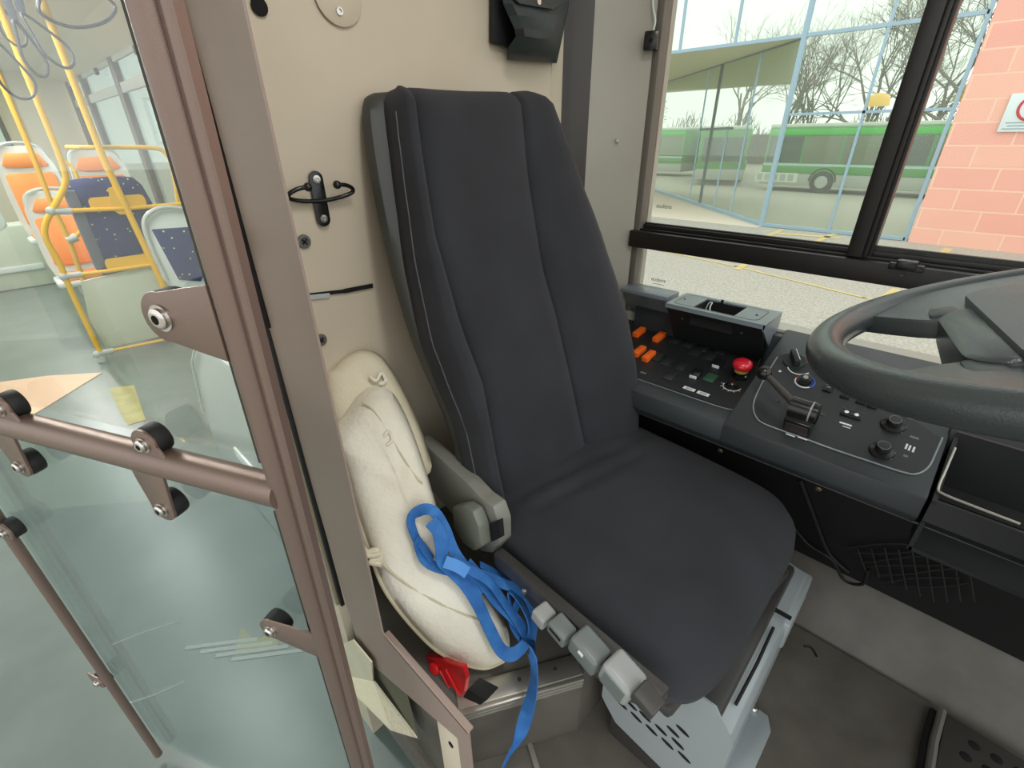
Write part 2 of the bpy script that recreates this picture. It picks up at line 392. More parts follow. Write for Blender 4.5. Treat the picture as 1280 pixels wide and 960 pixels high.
# bus side below and around the driver's window
wl = B(); wl.span((-.735, YW, -.6), (1.3, YW+.06, .742)); wl.span((-1.02, YW, -.6), (-.735, YW+.06, 2.1)); wl.span((-.735, YW, 1.98), (1.3, YW+.06, 2.1))
struct('wall_left', wl, M_greypillar)
wt = B(); wt.span((-.742, 1.302, .70), (-.722, 1.345, 2.1), .002)
struct('trim_6', wt, M_wtrim)
ph = ay(808, 115, 1.304); obj('hole', B().lathe(ax(808, 115, -.77), frame((.5, -1, 0)), [(.005, -.004), (.005, .003), (.001, .003)], 12), M_holes, bpy.data.objects['trim_5'])
obj('screw', B().lathe(ax(773, 176, -.80)+Vector((.0, -.004, 0)), frame((.6, -.8, 0)), [(.006, -.004), (.0045, .002), (.001, .003)], 12), M_clampgrey, bpy.data.objects['trim_5'])

# driver's side window: rail, divider, panes, latch
XR0 = -.735
win = B(); win.span((-.745, 1.285, .905), (1.3, 1.352, .952), .003)
win.span((-.722, 1.305, .952), (1.3, 1.310, .958), .001); win.span((-.722, 1.322, .952), (1.3, 1.352, .968), .002)
win1 = struct('window_1', win, M_blackmetal)
dv = B(); pa = ay(1102, 180, 1.30); pb = ay(1134, 180, 1.30)
dv.span((pa.x, 1.293, .955), (pb.x-.012, 1.345, 2.0), .003)
dv.span((pb.x-.012, 1.299, .955), (pb.x-.003, 1.345, 2.0), .002); dv.span((pb.x-.003, 1.306, .955), (pb.x+.004, 1.345, 2.0), .001)
obj('divider_post', dv, M_blackmetal, win1)
gk = B(); gk.span((-.72, 1.330, .966), (pa.x, 1.340, .972)); gk.span((pb.x, 1.330, .966), (1.3, 1.340, .978))
obj('gasket', gk, M_rubber, win1)
obj('pane', B().span((-.722, 1.334, .74), (1.3, 1.338, .91)), G_win, win1, smooth=False)
obj('pane', B().span((-.722, 1.336, .968), (pa.x+.01, 1.340, 1.98)), G_win, win1, smooth=False)
obj('pane', B().span((pb.x-.01, 1.328, .968), (1.3, 1.332, 1.98)), G_win, win1, smooth=False)
lt = B(); pc = ay(1136, 322, 1.285); z0 = .945
lt.span((pc.x-.028, 1.276, z0-.002), (pc.x+.032, 1.30, z0+.012), .002)
lt.span((pc.x-.016, 1.270, z0+.002), (pc.x+.020, 1.298, z0+.020), .003)
lt.cyl((pc.x, 1.286, z0-.012), (pc.x, 1.280, z0-.012), .004)
obj('latch', lt, M_blackgloss, win1)
# small maker's print on the glass
def text(s, size, P, n, up=(0, 0, 1), m=None, parent=None, name='lettering', ext=.0003, align='CENTER', sy=1.0):
    cu = bpy.data.curves.new(name, 'FONT'); cu.body = s; cu.size = size; cu.align_x = align; cu.align_y = 'CENTER'; cu.extrude = ext; cu.resolution_u = 3
    to = bpy.data.objects.new('tmp', cu); C.objects.link(to)
    dg = bpy.context.evaluated_depsgraph_get(); me = bpy.data.meshes.new_from_object(to.evaluated_get(dg))
    bpy.data.objects.remove(to)
    n = Vector(n).normalized(); u = Vector(up); u = (u-n*u.dot(n)).normalized(); x = u.cross(n)
    R = Matrix((x, u*sy, n)).transposed().to_4x4(); me.transform(Matrix.Translation(Vector(P)) @ R)
    me.materials.clear(); me.materials.append(m or M_white)
    b = B(); b.bm.from_mesh(me); bpy.data.meshes.remove(me)
    return obj(name, b, m or M_white, parent, smooth=False)
M_print = mat('grey_print', (96, 98, 92), .6)
text('eudens', .017, ay(823, 350, 1.333), (0, -1, 0), m=M_print, parent=win1)
text('eudens', .017, ay(830, 258, 1.335), (0, -1, 0), m=M_print, parent=win1)
ul = B(); p = ay(823, 355, 1.333); ul.span((p.x-.018, 1.3325, p.z-.0012), (p.x+.018, 1.3335, p.z)); obj('print_line', ul, M_print, win1)

# jamb frame of the cab doorway: upright, sill and leg in taupe
YJ = .22
def jy(px, py): return ay(px, py, YJ)
R0 = jy(369, 300).x; L0 = jy(306, 300).x
s1 = jy(472, 772); l1 = jy(452, 776); e1 = jy(582, 908); 
zs = (jy(470, 795).z + jy(582, 896).z)/2; xe = jy(584, 900).x
wd = .044
poly = [(L0, YJ, 2.1), (R0, YJ, 2.1), (R0, YJ, zs), (xe, YJ, zs), (xe, YJ, -.05), (xe-.032, YJ, -.05), (xe-.032, YJ, jy(561, 910).z), tuple(jy(463, 829)), tuple(jy(446, 800)), (L0, YJ, .7)]
jb = B(); jb.prism([Vector(p) for p in poly], (0, 1, 0), .003); jb.span((R0+.002, YJ, zs-.006), (xe-.002, YJ+.012, zs-.001), .001)
jamb = struct('trim_7', jb, M_jamb)
jc = B(); jc.span((-.905, YJ+.002, -.25), (-.76, YJ+.04, 2.1)); struct('wall_side', jc, M_cream)
# black seal strip and its lower hinge edge
sb = B(); q0 = jy(306, 300); sb.span((L0-.024, YJ-.010, .955), (L0+.012, YJ+.002, 2.1), .003); sb.span((L0-.004, YJ-.014, .955), (L0+.003, YJ-.006, 2.1), .002)
sb.span((L0-.016, YJ-.03, 1.06), (L0+.010, YJ-.004, 1.10), .004)
obj('door_seal', sb, M_rubber, jamb)
hs = B(); hs.span((L0-.030, YJ-.012, .33), (L0-.006, YJ+.004, .953), .002); obj('hinge_strip', hs, mat('champagne_strip', (168, 152, 130), .35, .3), jamb)
hs = B(); hs.span((L0-.006, YJ-.006, .33), (L0+.003, YJ+.002, .95), .001); obj('dark_gap_strip', hs, M_rubber, jamb)
# holed upright behind the sill leg and folded cream bracket below the jamb
lp = B(); lp.span((xe-.100, YJ+.006, -.24), (xe-.036, YJ+.012, jy(561, 910).z+.006), .001)
cap = obj('holed_upright', lp, M_cream, jamb)
for dz in (.09, .135):
    q = Vector((xe-.088+(.025 if dz > .1 else 0), YJ+.0062, jy(561, 910).z-dz+.06)); obj('hole', B().lathe(q, frame((0, -1, 0)), [(.006, -.002), (.006, .002), (.0005, .002)], 14), M_holes, cap)
def by(px, py, y=YJ+.03): return ay(px, py, y)
fb = B(); yb2 = YJ-.012
fb.prism([by(428, 806, yb2), by(441, 800, yb2), by(464, 828, yb2), by(467, 852, yb2), by(437, 845, yb2)], (0, 1, 0), .003)
fb2 = [by(437, 845, yb2), by(467, 852, yb2), by(521, 923, yb2+.012), by(488, 913, yb2-.02), by(443, 868, yb2-.02)]
fb.ring_loft([fb2, [p+Vector((0, .003, 0)) for p in fb2]])
cbk = obj('cream_bracket', fb, M_pad2, jamb)
fo = B(); fo.prism([by(462, 826, YJ+.002), by(508, 868, YJ+.002), by(523, 925, YJ+.002), by(466, 852, YJ+.002)], (0, 1, 0), .002); obj('bracket_recess', fo, mat('olive_recess', (92, 90, 72), .7), cbk)

# ================================================================== CAB DOOR (swung open): brown tube frame, clamps, acrylic panes
DP = Vector((-.469, .105, 0)); DU = Vector((-.905, -.426, 0)).normalized(); DN = Vector((DU.y, -DU.x, 0))
if DN.dot(-DP) < 0: DN = -DN
def dp(px, py, off=0): return hit(px, py, DP+DN*off, DN)
def dsz(px, py):
    p = dp(px, py); return (p-DP).dot(DU) + (p.z-.98)*.033, p.z
def D3(s, z, off=0): return DP + DU*(s - (z-.98)*.033) + DN*off + Vector((0, 0, z))
door = bpy.data.objects.new('door_1', None); C.objects.link(door); door.location = D3(0, -.2); door.matrix_local = Matrix.Translation(D3(0, -.2)); door['kind'] = 'structure'
door['label'] = 'open cab door of brown tubes with clear acrylic panes and steel bolts'
RD = Matrix((DU, DN, Vector((0, 0, 1)))).transposed()
sL = dsz(258, 350)[0]; sR = dsz(320, 375)[0]
s_t, zt = dsz(268, 593); 
po = B(); rt = .0165
po.tube([D3(sL-.0205, -.22), D3(sL-.0205, 2.05)], .0125, 20)

obj('hinge_post', po, M_tube, door)
po = B(); po.tube([D3(sR+.0115, .1, -.002), D3(sR+.0115, 2.05, -.002)], .0070, 16); po.prism([D3(sL-.025, .1, -.006), D3(sR+.004, .1, -.006), D3(sR+.004, .1, .003), D3(sL-.025, .1, .003)], D3(0, 1.1)-D3(0, .1), 1.95)
obj('post_flange', po, M_tube, door)
zbar = .845
zbar = (dsz(280, 575)[1]+dsz(265, 612)[1])/2
mb = B(); mb.tube([D3(sL-.02, zbar), D3(1.0*.68, zbar)], .0185, 20)
obj('middle_rail', mb, M_tube, door)
sth = .668
tb = B(); tb.tube([D3(sth+.004, -.22), D3(sth, zbar)], .0088, 16); obj('outer_tube', tb, M_tube, door)
tb = B(); tb.tube([D3(sth+.03, zbar), D3(sth+.03, 2.05)], .0165, 16); obj('outer_post', tb, M_tube, door)
tb = B(); tb.tube([D3(sL-.02, 2.05), D3(sth+.03, 2.05)], .0165, 16); obj('top_rail', tb, M_tube, door)
def pane(s0, s1, z0, z1, m, r=.04, off=-.022):
    cs, cz = (s0+s1)/2, (z0+z1)/2
    pts = [D3(cs+x, cz+y, off) for x, y in rrect(s1-s0, z1-z0, r, 4)]
    b = B(); b.prism(pts, DN, .005); return obj('acrylic_pane', b, m, door, smooth=False)
pane(sL+.005, sth+.02, zbar+.022, 2.0, G_door_up); pane(sL+.005, sth+.02, -.20, zbar-.022, G_door_lo)
gs = B(); gs.prism([D3(sL-.004, zbar+.03, -.014), D3(sL+.008, zbar+.03, -.014), D3(sL+.008, zbar+.03, -.004), D3(sL-.004, zbar+.03, -.004)], D3(0, 1.1)-D3(0, .1), 1.2)
gs.prism([D3(sL-.004, -.2, -.014), D3(sL+.008, -.2, -.014), D3(sL+.008, -.2, -.004), D3(sL-.004, -.2, -.004)], D3(0, 1.1)-D3(0, .1), zbar+.2-.04)
obj('edge_gasket', gs, mat('dark_olive_rubber', (52, 48, 40), .6), door)
def clamp(px, py, dirv, base_w, h, big=1.0):
    # rounded lug welded to a tube: dirv (ds,dz) points from the tube to the bolt
    s, z = dsz(px, py); d = Vector(dirv).normalized(); t = Vector((-d.y, d.x))
    r = .019*big; out = []
    bx = [(-h, -base_w), (-h*.72, -base_w*.96)]
    pts2 = [(-h, -base_w), (-h*.62, -base_w*.88), (-.002, -r*.98)]
    for kk in range(-8, 9):
        a = kk/8*PI/2; pts2.append((math.cos(a)*r, math.sin(a)*r))
    pts2 += [(-.002, r*.98), (-h*.62, base_w*.88), (-h, base_w)]
    P = [D3(s + d.x*u + t.x*v, z + d.y*u + t.y*v, .006) for u, v in pts2]
    b = B(); b.prism(P, DN, .004, bev=.0008); lug = obj('clamp_lug', b, M_tube, door)
    c = D3(s, z, .006); Rn_ = frame(DN)
    obj('rubber_disc', B().lathe(D3(s - d.x*.001, z, -.012), Rn_, [(.0185*big, 0), (.0192*big, .003), (.0192*big, .015), (.018*big, .0175)], 28), M_rubber, lug)
    bt = B(); c2 = D3(s, z, .010)
    bt.lathe(c2, Rn_, [(.0100*big, 0), (.0100*big, .0018), (.0080*big, .002), (.0078*big, .005), (.0060*big, .0068), (.0035*big, .0068), (.0033*big, .003), (.0003, .003)], 24)
    obj('bolt', bt, M_steel, lug, label='bright steel socket bolt')
    obj('bolt_socket', B().lathe(D3(s, z, .0135), Rn_, [(.0034*big, 0), (.0034*big, .0002), (.0003, .0002)], 6), M_holes, lug)
    return lug
clamp(215, 393, (1, 0), .036, .066, 1.3)
clamp(345, 780, (1, .0), .026, .078, 1.0)
clamp(190, 550, (0, 1), .034, .036); clamp(212, 630, (0, -1), .028, .068)
clamp(12, 507, (0, 1), .034, .036); clamp(35, 578, (0, -1), .028, .068)
def dir_s(): return (-1, 0)
clamp(14, 661, (-1, 0), .022, .024); clamp(128, 848, (-1, 0), .022, .024); clamp(207, 968, (-1, 0), .022, .024)
# ================================================================== DRIVER'S SEAT
rot = math.radians(7)
SF = Vector((math.cos(rot), -math.sin(rot), 0)); SS = Vector((math.sin(rot), math.cos(rot), 0)); SZ = Vector((0, 0, 1))
SP = Vector((-.53, .77, .46))
def sp(f, s, z): return SP + SF*f + SS*s + Vector((0, 0, z-.46))
seat = thing('driver_seat', 'black fabric high-backed driver seat on grey perforated pedestal', 'seat', (-.28, .78, 0))
# cushion -------------------------------------------------------
def cushion_outline(inset, n=120):
    out = []
    for k in range(n):
        a = 2*PI*k/n; ca, sa = math.cos(a), math.sin(a)
        e = 0.37
        x = math.copysign(abs(ca)**e, ca); y = math.copysign(abs(sa)**e, sa)
        f = .18 + x*(.322-inset); hw = .288 - .018*(1-(f+.14)/.64)
        s = .006 + y*(hw-inset)
        f -= .105*(s+.26)*max(0, min(1, (f-.05)/.4))
        out.append((f, s))
    return out
cb = B(); rings = []
for ins, z in [(.05, .375), (.02, .385), (.006, .405), (.0, .435), (.004, .462), (.018, .483), (.030, .491)] + [(.042+.0115*i, .497+.022*(1-math.exp(-i*.18))) for i in range(21)]:
    r = []
    for f, s in cushion_outline(ins):
        zz = z
        wgt = min(1, ins/.08) 
        fw_ = f - .10*(s+.1); ww_ = wgt*(.4+.6*math.exp(-((s+.08)/.14)**2)); zz += -.014*ww_*math.exp(-((fw_-.030)/.015)**2) + .006*ww_*math.exp(-((fw_-.058)/.016)**2) - .010*ww_*math.exp(-((fw_-.085)/.013)**2) + .004*ww_*math.exp(-((fw_-.115)/.02)**2)
        zz += .010*(abs(s)/.28)**2*wgt - .012*max(0, (f-.36)/.14)**2 
        zz -= .0 if f > -.05 else 0
        r.append(sp(f, s, zz))
    rings.append(r)
cb.ring_loft(rings)
obj('seat_cushion', cb, M_fabric, seat, ang=80)
# backrest ------------------------------------------------------
rec = math.radians(16)
BV = (-SF*math.sin(rec)+SZ*math.cos(rec)); BN = (SF*math.cos(rec)+SZ*math.sin(rec))   # up along the back, outward normal
def bp_(u, v, w=0): return SP + SS*u + BV*v + BN*w
VL = [(-.02, -.262), (.02, -.262), (.095, -.264), (.21, -.262), (.34, -.282), (.41, -.292), (.56, -.288), (.67, -.276), (.77, -.264), (.82, -.257), (.850, -.250), (.868, -.236)]
VR = [(-.02, .235), (.02, .250), (.095, .268), (.21, .279), (.34, .268), (.41, .248), (.56, .204), (.67, .168), (.77, .138), (.82, .120), (.850, .108), (.868, .088)]
SLm = [(-.02, -.215), (.14, -.214), (.3, -.206), (.44, -.229), (.6, -.243), (.73, -.232), (.85, -.216)]
SRm = [(-.02, .06), (.18, .047), (.38, .031), (.51, .012), (.69, .014), (.85, .030)]
def interp(T, v):
    if v <= T[0][0]: return T[0][1]
    for (a, x), (b2, y) in zip(T, T[1:]):
        if v <= b2:
            t = (v-a)/(b2-a); t = t*t*(3-2*t)*.35+t*.65; return x+(y-x)*t
    return T[-1][1]
bb = B(); rings = []
vs_ = [-.02, .0, .03, .07, .11, .15, .2, .25, .3, .35, .4, .45, .5, .55, .6, .65, .7, .75, .80, .83, .848, .860, .868]
for iv, v in enumerate(vs_):
    L_, R_2, sl_, sr_ = interp(VL, v), interp(VR, v), interp(SLm, v), interp(SRm, v)
    tb_ = max(0, (v-.825)/.043); droop = .040*tb_**2          # top edge rolls back
    bl = max(0, (.03-v)/.05); droop += .02*bl
    pts = []
    def P_(u, w): pts.append(bp_(u, v + (.004*math.sin(u*14) if v > .8 else 0), w-droop))
    bulge = .038*(1-max(0, (v-.55)/.3)*.75)
    wl_ = sl_-L_
    P_(L_+.015, -.085); P_(L_-.004, -.060); P_(L_-.002, -.030); P_(L_+.006, -.008)
    P_(L_+wl_*.25, bulge*.55); P_(L_+wl_*.5, bulge*.75); P_(L_+wl_*.8, bulge*.45); P_(sl_-.006, bulge*.15); P_(sl_, -.008); P_(sl_+.008, .0015)
    W_ = sr_-sl_
    for t in (.12, .25, .4, .55, .7, .85): P_(sl_+W_*t, .004+.003*math.sin(PI*t) + .010*math.exp(-((v-.22)/.14)**2)*math.sin(PI*t))
    P_(sr_-.008, .0015); P_(sr_, -.008); P_(sr_+.006, .003)
    wr = R_2-sr_
    for t, q in ((.2, .35), (.4, .75), (.6, 1.0), (.78, .95), (.9, .6)): P_(sr_+wr*t, bulge*q)
    P_(R_2-.003, -.004); P_(R_2+.002, -.030); P_(R_2, -.060); P_(R_2-.02, -.085)
    rings.append(pts)
bb.ring_loft(rings, cap=True)
obj('backrest', bb, M_fabric, seat, ang=70)
# plastic back shell, seen along the left flank
sb_ = B(); rings = []
for v in (-.0, .05, .12, .2, .3, .4, .5, .6, .7, .77, .82, .85, .866, .874):
    L_, R_2 = interp(VL, v), interp(VR, v); tb_ = max(0, (v-.84)/.034)
    dr = .016*tb_**2; ex = -.012 + .034*max(0, min(1, (v-.25)/.5))
    th_ = .025 + .018*min(1, v/.4)
    rings.append([bp_(L_+.006, v, -.050-dr), bp_(L_-.012-ex, v, -.062-dr), bp_(L_-.016-ex, v, -.090-dr*.6), bp_(L_-.004-ex, v, -.06-th_*.85), bp_(L_+.05, v, -.06-th_),
                  bp_((L_+R_2)/2, v, -.062-th_), bp_(R_2-.05, v, -.06-th_), bp_(R_2+.004, v, -.06-th_*.85), bp_(R_2+.012, v, -.090-dr*.6), bp_(R_2+.008, v, -.062-dr), bp_(R_2-.01, v, -.050-dr)])
sb_.ring_loft(rings)
obj('back_shell', sb_, M_seatshell, seat, ang=60, sub=1)
# piping on the left flank: highlight painted as a thin line
pp = B(); pts = [bp_(interp(VL, v)+.002, v, -.020-.055*max(0, (v-.825)/.05)**2) for v in [x/40*.80+.02 for x in range(41)]]
pp.tube(pts, .0018, 8); obj('piping_or_highlight', pp, mat('grey_highlight_line', (74, 76, 80), .6), seat)
# lower shell around the cushion: long dark plastic side with lever switches
sh = B(); rings = []
for ins, z in ((.012, .345), (-.004, .352), (-.012, .375), (-.013, .412), (-.008, .420), (.004, .421), (.02, .41)):
    rings.append([sp(f - .050*max(0, min(1, (f-.25)/.2)), s - .060*max(0, min(1, (s+.1)/.3)), z - .010*max(0, (f-.2)/.3)) for f, s in cushion_outline(ins)])
sh.ring_loft(rings)
obj('lower_shell', sh, M_trimdark, seat, ang=50)
# flat underside tray
ut = B(); ut.box(sp(.17, .0, .335), (.56, .46, .03), Matrix.Rotation(-rot, 3, 'Z'), .01); obj('seat_pan', ut, M_trimdark, seat)
# levers along the near side: placed on a vertical plane just outside the shell
LS = -.330
def ls(px, py, s=LS): return hit(px, py, SP+SS*s, SS)
RS = Matrix((SF, SS, SZ)).transposed()
def lever(name, c_px, fl, hz, dp_, m, tilt=0, label=None, z_off=0):
    p = ls(*c_px); b = B(); R = RS @ Matrix.Rotation(tilt, 3, 'Y')
    b.box(p + SS*(dp_/2-.012) , (fl, dp_, hz), R, min(fl, hz)*.16, 3)
    return obj(name, b, m, seat, label=label), p, R
sp_box = B(); 
strip_c = (ls(650, 745)+ls(835, 905))/2
sbx = B(); pA, pB = ls(617, 700, -.308), ls(825, 878, -.308)
d_ = (pB-pA); 
for t, (w_, h_) in ((.0, (.0, .0)),): pass
sbx.prism([pA+Vector((0, 0, .022)), pB+Vector((0, 0, .010)), pB+Vector((0, 0, -.016)), pA+Vector((0, 0, -.018))], SS, .024, bev=.005)
obj('side_trim', sbx, M_trimdark, seat)
lever('lever', (677, 771), .030, .027, .034, M_lever2, .15, label='light grey lever')
lv, p_, R_l = lever('lever', (700, 789), .040, .029, .032, M_lever, .15)
obj('slot', B().box(p_+SS*(-.0125)+SZ*.004, (.026, .002, .005), R_l), M_holes, lv)
lv, p_, R_l = lever('lever', (732, 816), .056, .040, .040, M_lever, .18)
obj('mark', B().box(p_+SS*(-.0125)+SZ*.010, (.010, .002, .006), R_l), M_white, lv)
lv, p_, R_l = lever('lever', (772, 851), .054, .044, .044, M_lever2, .2)
obj('recess', B().box(p_+SS*(-.0126)+SZ*-.002, (.038, .002, .030), R_l, .0), M_lever, lv)
lever('lever', (808, 876), .036, .020, .030, M_trimdark, .2)
bs = ls(646, 746, -.335); obj('screw', B().lathe(bs+SS*.02, frame(-SS), [(.006, 0), (.006, .004), (.003, .006), (.0004, .006)], 12), M_steel, seat)
# recliner bracket on the near side
def rb(px, py, s=-.292): return hit(px, py, SP+SS*s, SS)
br = B(); br.prism([rb(*q) for q in ((522, 548), (552, 575), (583, 603), (600, 622), (616, 634), (623, 655), (624, 680), (615, 692), (600, 690), (590, 672), (572, 652), (545, 620), (524, 600))], SS, .035, bev=.006)
obj('recliner_bracket', br, M_brkt, seat)
rh = B(); rh.prism([rb(*q, -.325) for q in ((564, 634), (578, 632), (590, 640), (598, 660), (602, 684), (592, 690), (578, 680), (566, 660))], SS, .028, bev=.006)
obj('recliner_handle', rh, mat('olive_grey_handle', (110, 114, 104), .4), seat)
rk = B(); rk.prism([rb(*q, -.300) for q in ((612, 655), (624, 650), (626, 672), (614, 678))], SS, .01, bev=.001); obj('bracket_slot', rk, M_holes, seat)
# buckle side on the far side
bk = B(); q = ay(776, 508, .985); bk.box(q, (.02, .018, .07), Matrix.Rotation(-.25, 3, 'Y'), .004); obj('belt_bracket', bk, M_lever, seat)
# pedestal: perforated side plate, silver front cover, floor flange
YS = .54
def ps(px, py, y=YS): return ay(px, py, y)
px0, px1 = ps(752, 870).x, -.022
sd = bmesh.new()
zb_, zt_ = .085, .36
sideb = B(); sideb.prism([Vector((px0+.01, YS, zb_+.035)), Vector((px0+.04, YS, zb_)), Vector((-.0195, YS, zb_-.03)), Vector((-.0195, YS, .30)), Vector((-.06, YS, zt_)), Vector((px0, YS, zt_)), Vector((px0, YS, zb_+.05))], (0, 1, 0), .004)
side = obj('side_plate', sideb, M_silver, seat, label='silver side plate pierced by slanted slots')
hb = B()
for (qx, qy) in ((777, 881), (789, 882), (795, 897), (806, 896), (814, 913), (826, 913), (841, 915), (853, 914), (834, 930), (847, 930), (855, 947)):
    p = ps(qx, qy, YS-.0012)
    b2 = [(p.x+.0115*math.cos(a)*1.15, p.z-.0*math.cos(a)+.0048*math.sin(a)-.0028*math.cos(a)) for a in [2*PI*k/14 for k in range(14)]]
    hb.prism([Vector((x, YS-.001, z)) for x, z in b2], (0, 1, 0), .0008)
obj('slots', hb, M_holes, side)
YC = YS+.006; fc = B(); fc.prism([Vector((-.16, YC, .33)), Vector((-.028, YC, .30)), Vector((-.020, YC, .27)), Vector((-.020, YC, -.0)), Vector((-.03, YC, 0)), Vector((-.045, YC, .26)), Vector((-.16, YC, .29))], (0, 1, 0), .46, bev=.003)
fcv = obj('front_cover', fc, M_silver, seat)
jn = B(); jn.span((-.10, YS+.30, .312), (-.0195, YS+.303, .322)); obj('cover_joint', jn, M_holes, fcv)
rc = B(); rc.prism([Vector((-.09, YS+.30, .30)), Vector((-.016, YS+.30, .295)), Vector((-.014, YS+.30, .22)), Vector((-.09, YS+.30, .22))], (0, 1, 0), .175, bev=.005); obj('cover_block', rc, M_silver, seat)
ss_ = B(); ss_.tube([Vector((-.040, YS+.06, .312)), Vector((-.038, YS+.16, .316)), Vector((-.040, YS+.26, .312))], .003, 8); obj('cable_loop', ss_, M_rubber, seat)
pd = B(); pd.span((px0+.02, YS+.01, .0), (-.05, YS+.44, .33), .01); obj('pedestal_core', pd, M_trimdark, seat)
fl_ = B(); fl_.prism([Vector((-.024, YS-.02, .0)), Vector((.022, YS-.02, .0)), Vector((.026, YS+.26, .0)), Vector((.010, YS+.29, .0)), Vector((-.024, YS+.29, .0))], (0, 0, 1), .012, bev=.002)
flg = obj('floor_flange', fl_, M_silver, seat)
q = az(942, 886, .012); obj('bolt', B().lathe(q, Matrix.Identity(3), [(.0105, 0), (.010, .005), (.006, .009), (.001, .009)], 18), M_steel, flg)

# ================================================================== SIDE CONSOLE
Y0, Z0c, Y1, Z1c = .975, .62, 1.30, .748
sl_c = (Z1c-Z0c)/(Y1-Y0)
CN = Vector((0, -sl_c, 1)).normalized(); CPt = Vector((0, Y0, Z0c)); CV = Vector((0, 1, sl_c)).normalized()
RC = Matrix((Vector((1, 0, 0)), CV, CN)).transposed()
def cs(px, py, off=0.0): return hit(px, py, CPt+CN*off, CN)
TN = Vector((0, -.14, 1)).normalized(); TP = Vector((0, 1.03, .616)); RT = Matrix((Vector((1, 0, 0)), Vector((0, 1, .14)).normalized(), TN)).transposed()
def ts(px, py, off=0.0): return hit(px, py, TP+TN*off, TN)
console = thing('side_console', 'black driver side console with switches and knobs below window', 'console', (-.1, 1.15, .45))
XA, XB = -.66, -.272      # tray
xr = ts(962, 430).x; xl = -.70
# body: front lip, right-hand sloped deck, tray floor
bd = B()
xt1 = cs(940, 470).x+.004
xbin0 = cs(1172, 600).x; 
# right deck slab
bd.prism([Vector((xt1, Y0, Z0c)), Vector((xt1, Y1+.03, Z1c+.0)), Vector((xt1, Y1+.03, Z1c-.03)), Vector((xt1, 1.20, .45)), Vector((xt1, Y0+.01, .555)), Vector((xt1, Y0-.004, .575))], (1, 0, 0), xbin0-.004-xt1, bev=.004)
bd.prism([Vector((xbin0-.006, 1.135, Z0c+(.16)*sl_c)), Vector((xbin0-.006, Y1+.03, Z1c)), Vector((xbin0-.006, Y1+.03, Z1c-.03)), Vector((xbin0-.006, 1.135, .45))], (1, 0, 0), 1.2, bev=.003)
# left part: front lip and tray floor
bd.prism([Vector((xl, Y0, Z0c)), Vector((xl, 1.03, .6225)), Vector((xl, 1.055, .618)), Vector((xl, 1.32, .655)), Vector((xl, 1.32, .45)), Vector((xl, Y0+.01, .555)), Vector((xl, Y0-.004, .575))], (1, 0, 0), xt1-xl+.002, bev=.003)
bd.span((xl, 1.295, .62), (xt1, 1.332, .735))
bd.span((xl, 1.27, .12), (.9, 1.34, .50))
cbody = obj('body', bd, M_console, console)
# tray liner panel with pale rim
tp_pts = [ts(792, 472), ts(915, 513), ts(930, 509), ts(940, 494), ts(962, 446), ts(958, 432), ts(860, 398), ts(786, 388), ts(760, 440)]
tl = B(); tl.prism([p for p in tp_pts], TN, .003); obj('switch_tray', tl, M_tray, console)
rimp = [ts(786, 470, .004), ts(850, 492, .004), ts(905, 510, .004), ts(921, 511, .004), ts(933, 503, .004), ts(941, 488, .004), ts(963, 442, .004)]
obj('tray_rim', B().tube(smoothpath(rimp), .0016, 8), mat('pale_edge_plastic', (120, 130, 132), .35), console)
# left shelf and raised bin housing under the window
ysf = (az(780, 359, .788).y+az(838, 374, .788).y)/2
sf = B(); sf.prism([Vector((-.735, ysf, .788)), Vector((-.735, 1.328, .788)), Vector((-.735, 1.328, .69)), Vector((-.735, 1.315, .70)), Vector((-.735, ysf+.012, .772)), Vector((-.735, ysf, .774))], (1, 0, 0), ay(846, 365, 1.33).x+.735+.01, bev=.003)
obj('shelf', sf, M_skyshelf, console)
hz = .788
b0 = az(834, 377.6, hz); b1 = az(955, 408, hz)
yb0 = (b0.y+b1.y)/2; xh0 = b0.x; xh1 = b1.x
hs_ = B(); oc = [az(872, 383.5, hz), az(921, 396.5, hz), az(930, 383, hz), az(880, 373, hz)]
ox0 = (oc[0].x+oc[3].x)/2; ox1 = (oc[1].x+oc[2].x)/2; oy0 = (oc[0].y+oc[1].y)/2; oy1 = (oc[2].y+oc[3].y)/2
th_ = .004
for a_, b_ in (((xh0, yb0), (ox0, 1.332)), ((ox1, yb0), (xh1, 1.332)), ((ox0, yb0), (ox1, oy0)), ((ox0, oy1), (ox1, 1.332))):
    hs_.span((a_[0], a_[1], hz-th_), (b_[0], b_[1], hz))
hs_.span((xh0, yb0, hz-.012), (xh1, yb0+.003, hz-th_)); hs_.prism([Vector((xh1-.004, yb0, hz-.001)), Vector((xh1-.004, 1.332, hz-.001)), Vector((xh1-.004, 1.332, .69)), Vector((xh1-.004, 1.29, .70)), Vector((xh1-.004, yb0, hz-.016))], (1, 0, 0), .004)
house = obj('bin_housing', hs_, M_skyshelf, console)
fw = B(); fw.prism([Vector((xh0+.002, yb0+.006, hz-.010)), Vector((xh0+.002, 1.288, .66)), Vector((xh0+.002, 1.294, .66)), Vector((xh0+.002, yb0+.012, hz-.008))], (1, 0, 0), xh1-xh0-.008); obj('housing_front', fw, M_tray, console)
pl_ = B()
cxh = (ox0+ox1)/2; cyh = (yb0+1.332)/2
outl = [(cxh+x, cyh+y) for x, y in rrect((xh1-xh0)*.86, (1.332-yb0)*.80, .02, 4)]
outl2 = [(cxh+x, cyh+y) for x, y in rrect((xh1-xh0)*.86-.003, (1.332-yb0)*.80-.003, .019, 4)]
n_ = len(outl)
va = [pl_.bm.verts.new((x, y, hz+.0006)) for x, y in outl]; vb = [pl_.bm.verts.new((x, y, hz+.0012)) for x, y in outl2]
for i in range(n_): pl_.bm.faces.new((va[i], va[(i+1) % n_], vb[(i+1) % n_], vb[i]))
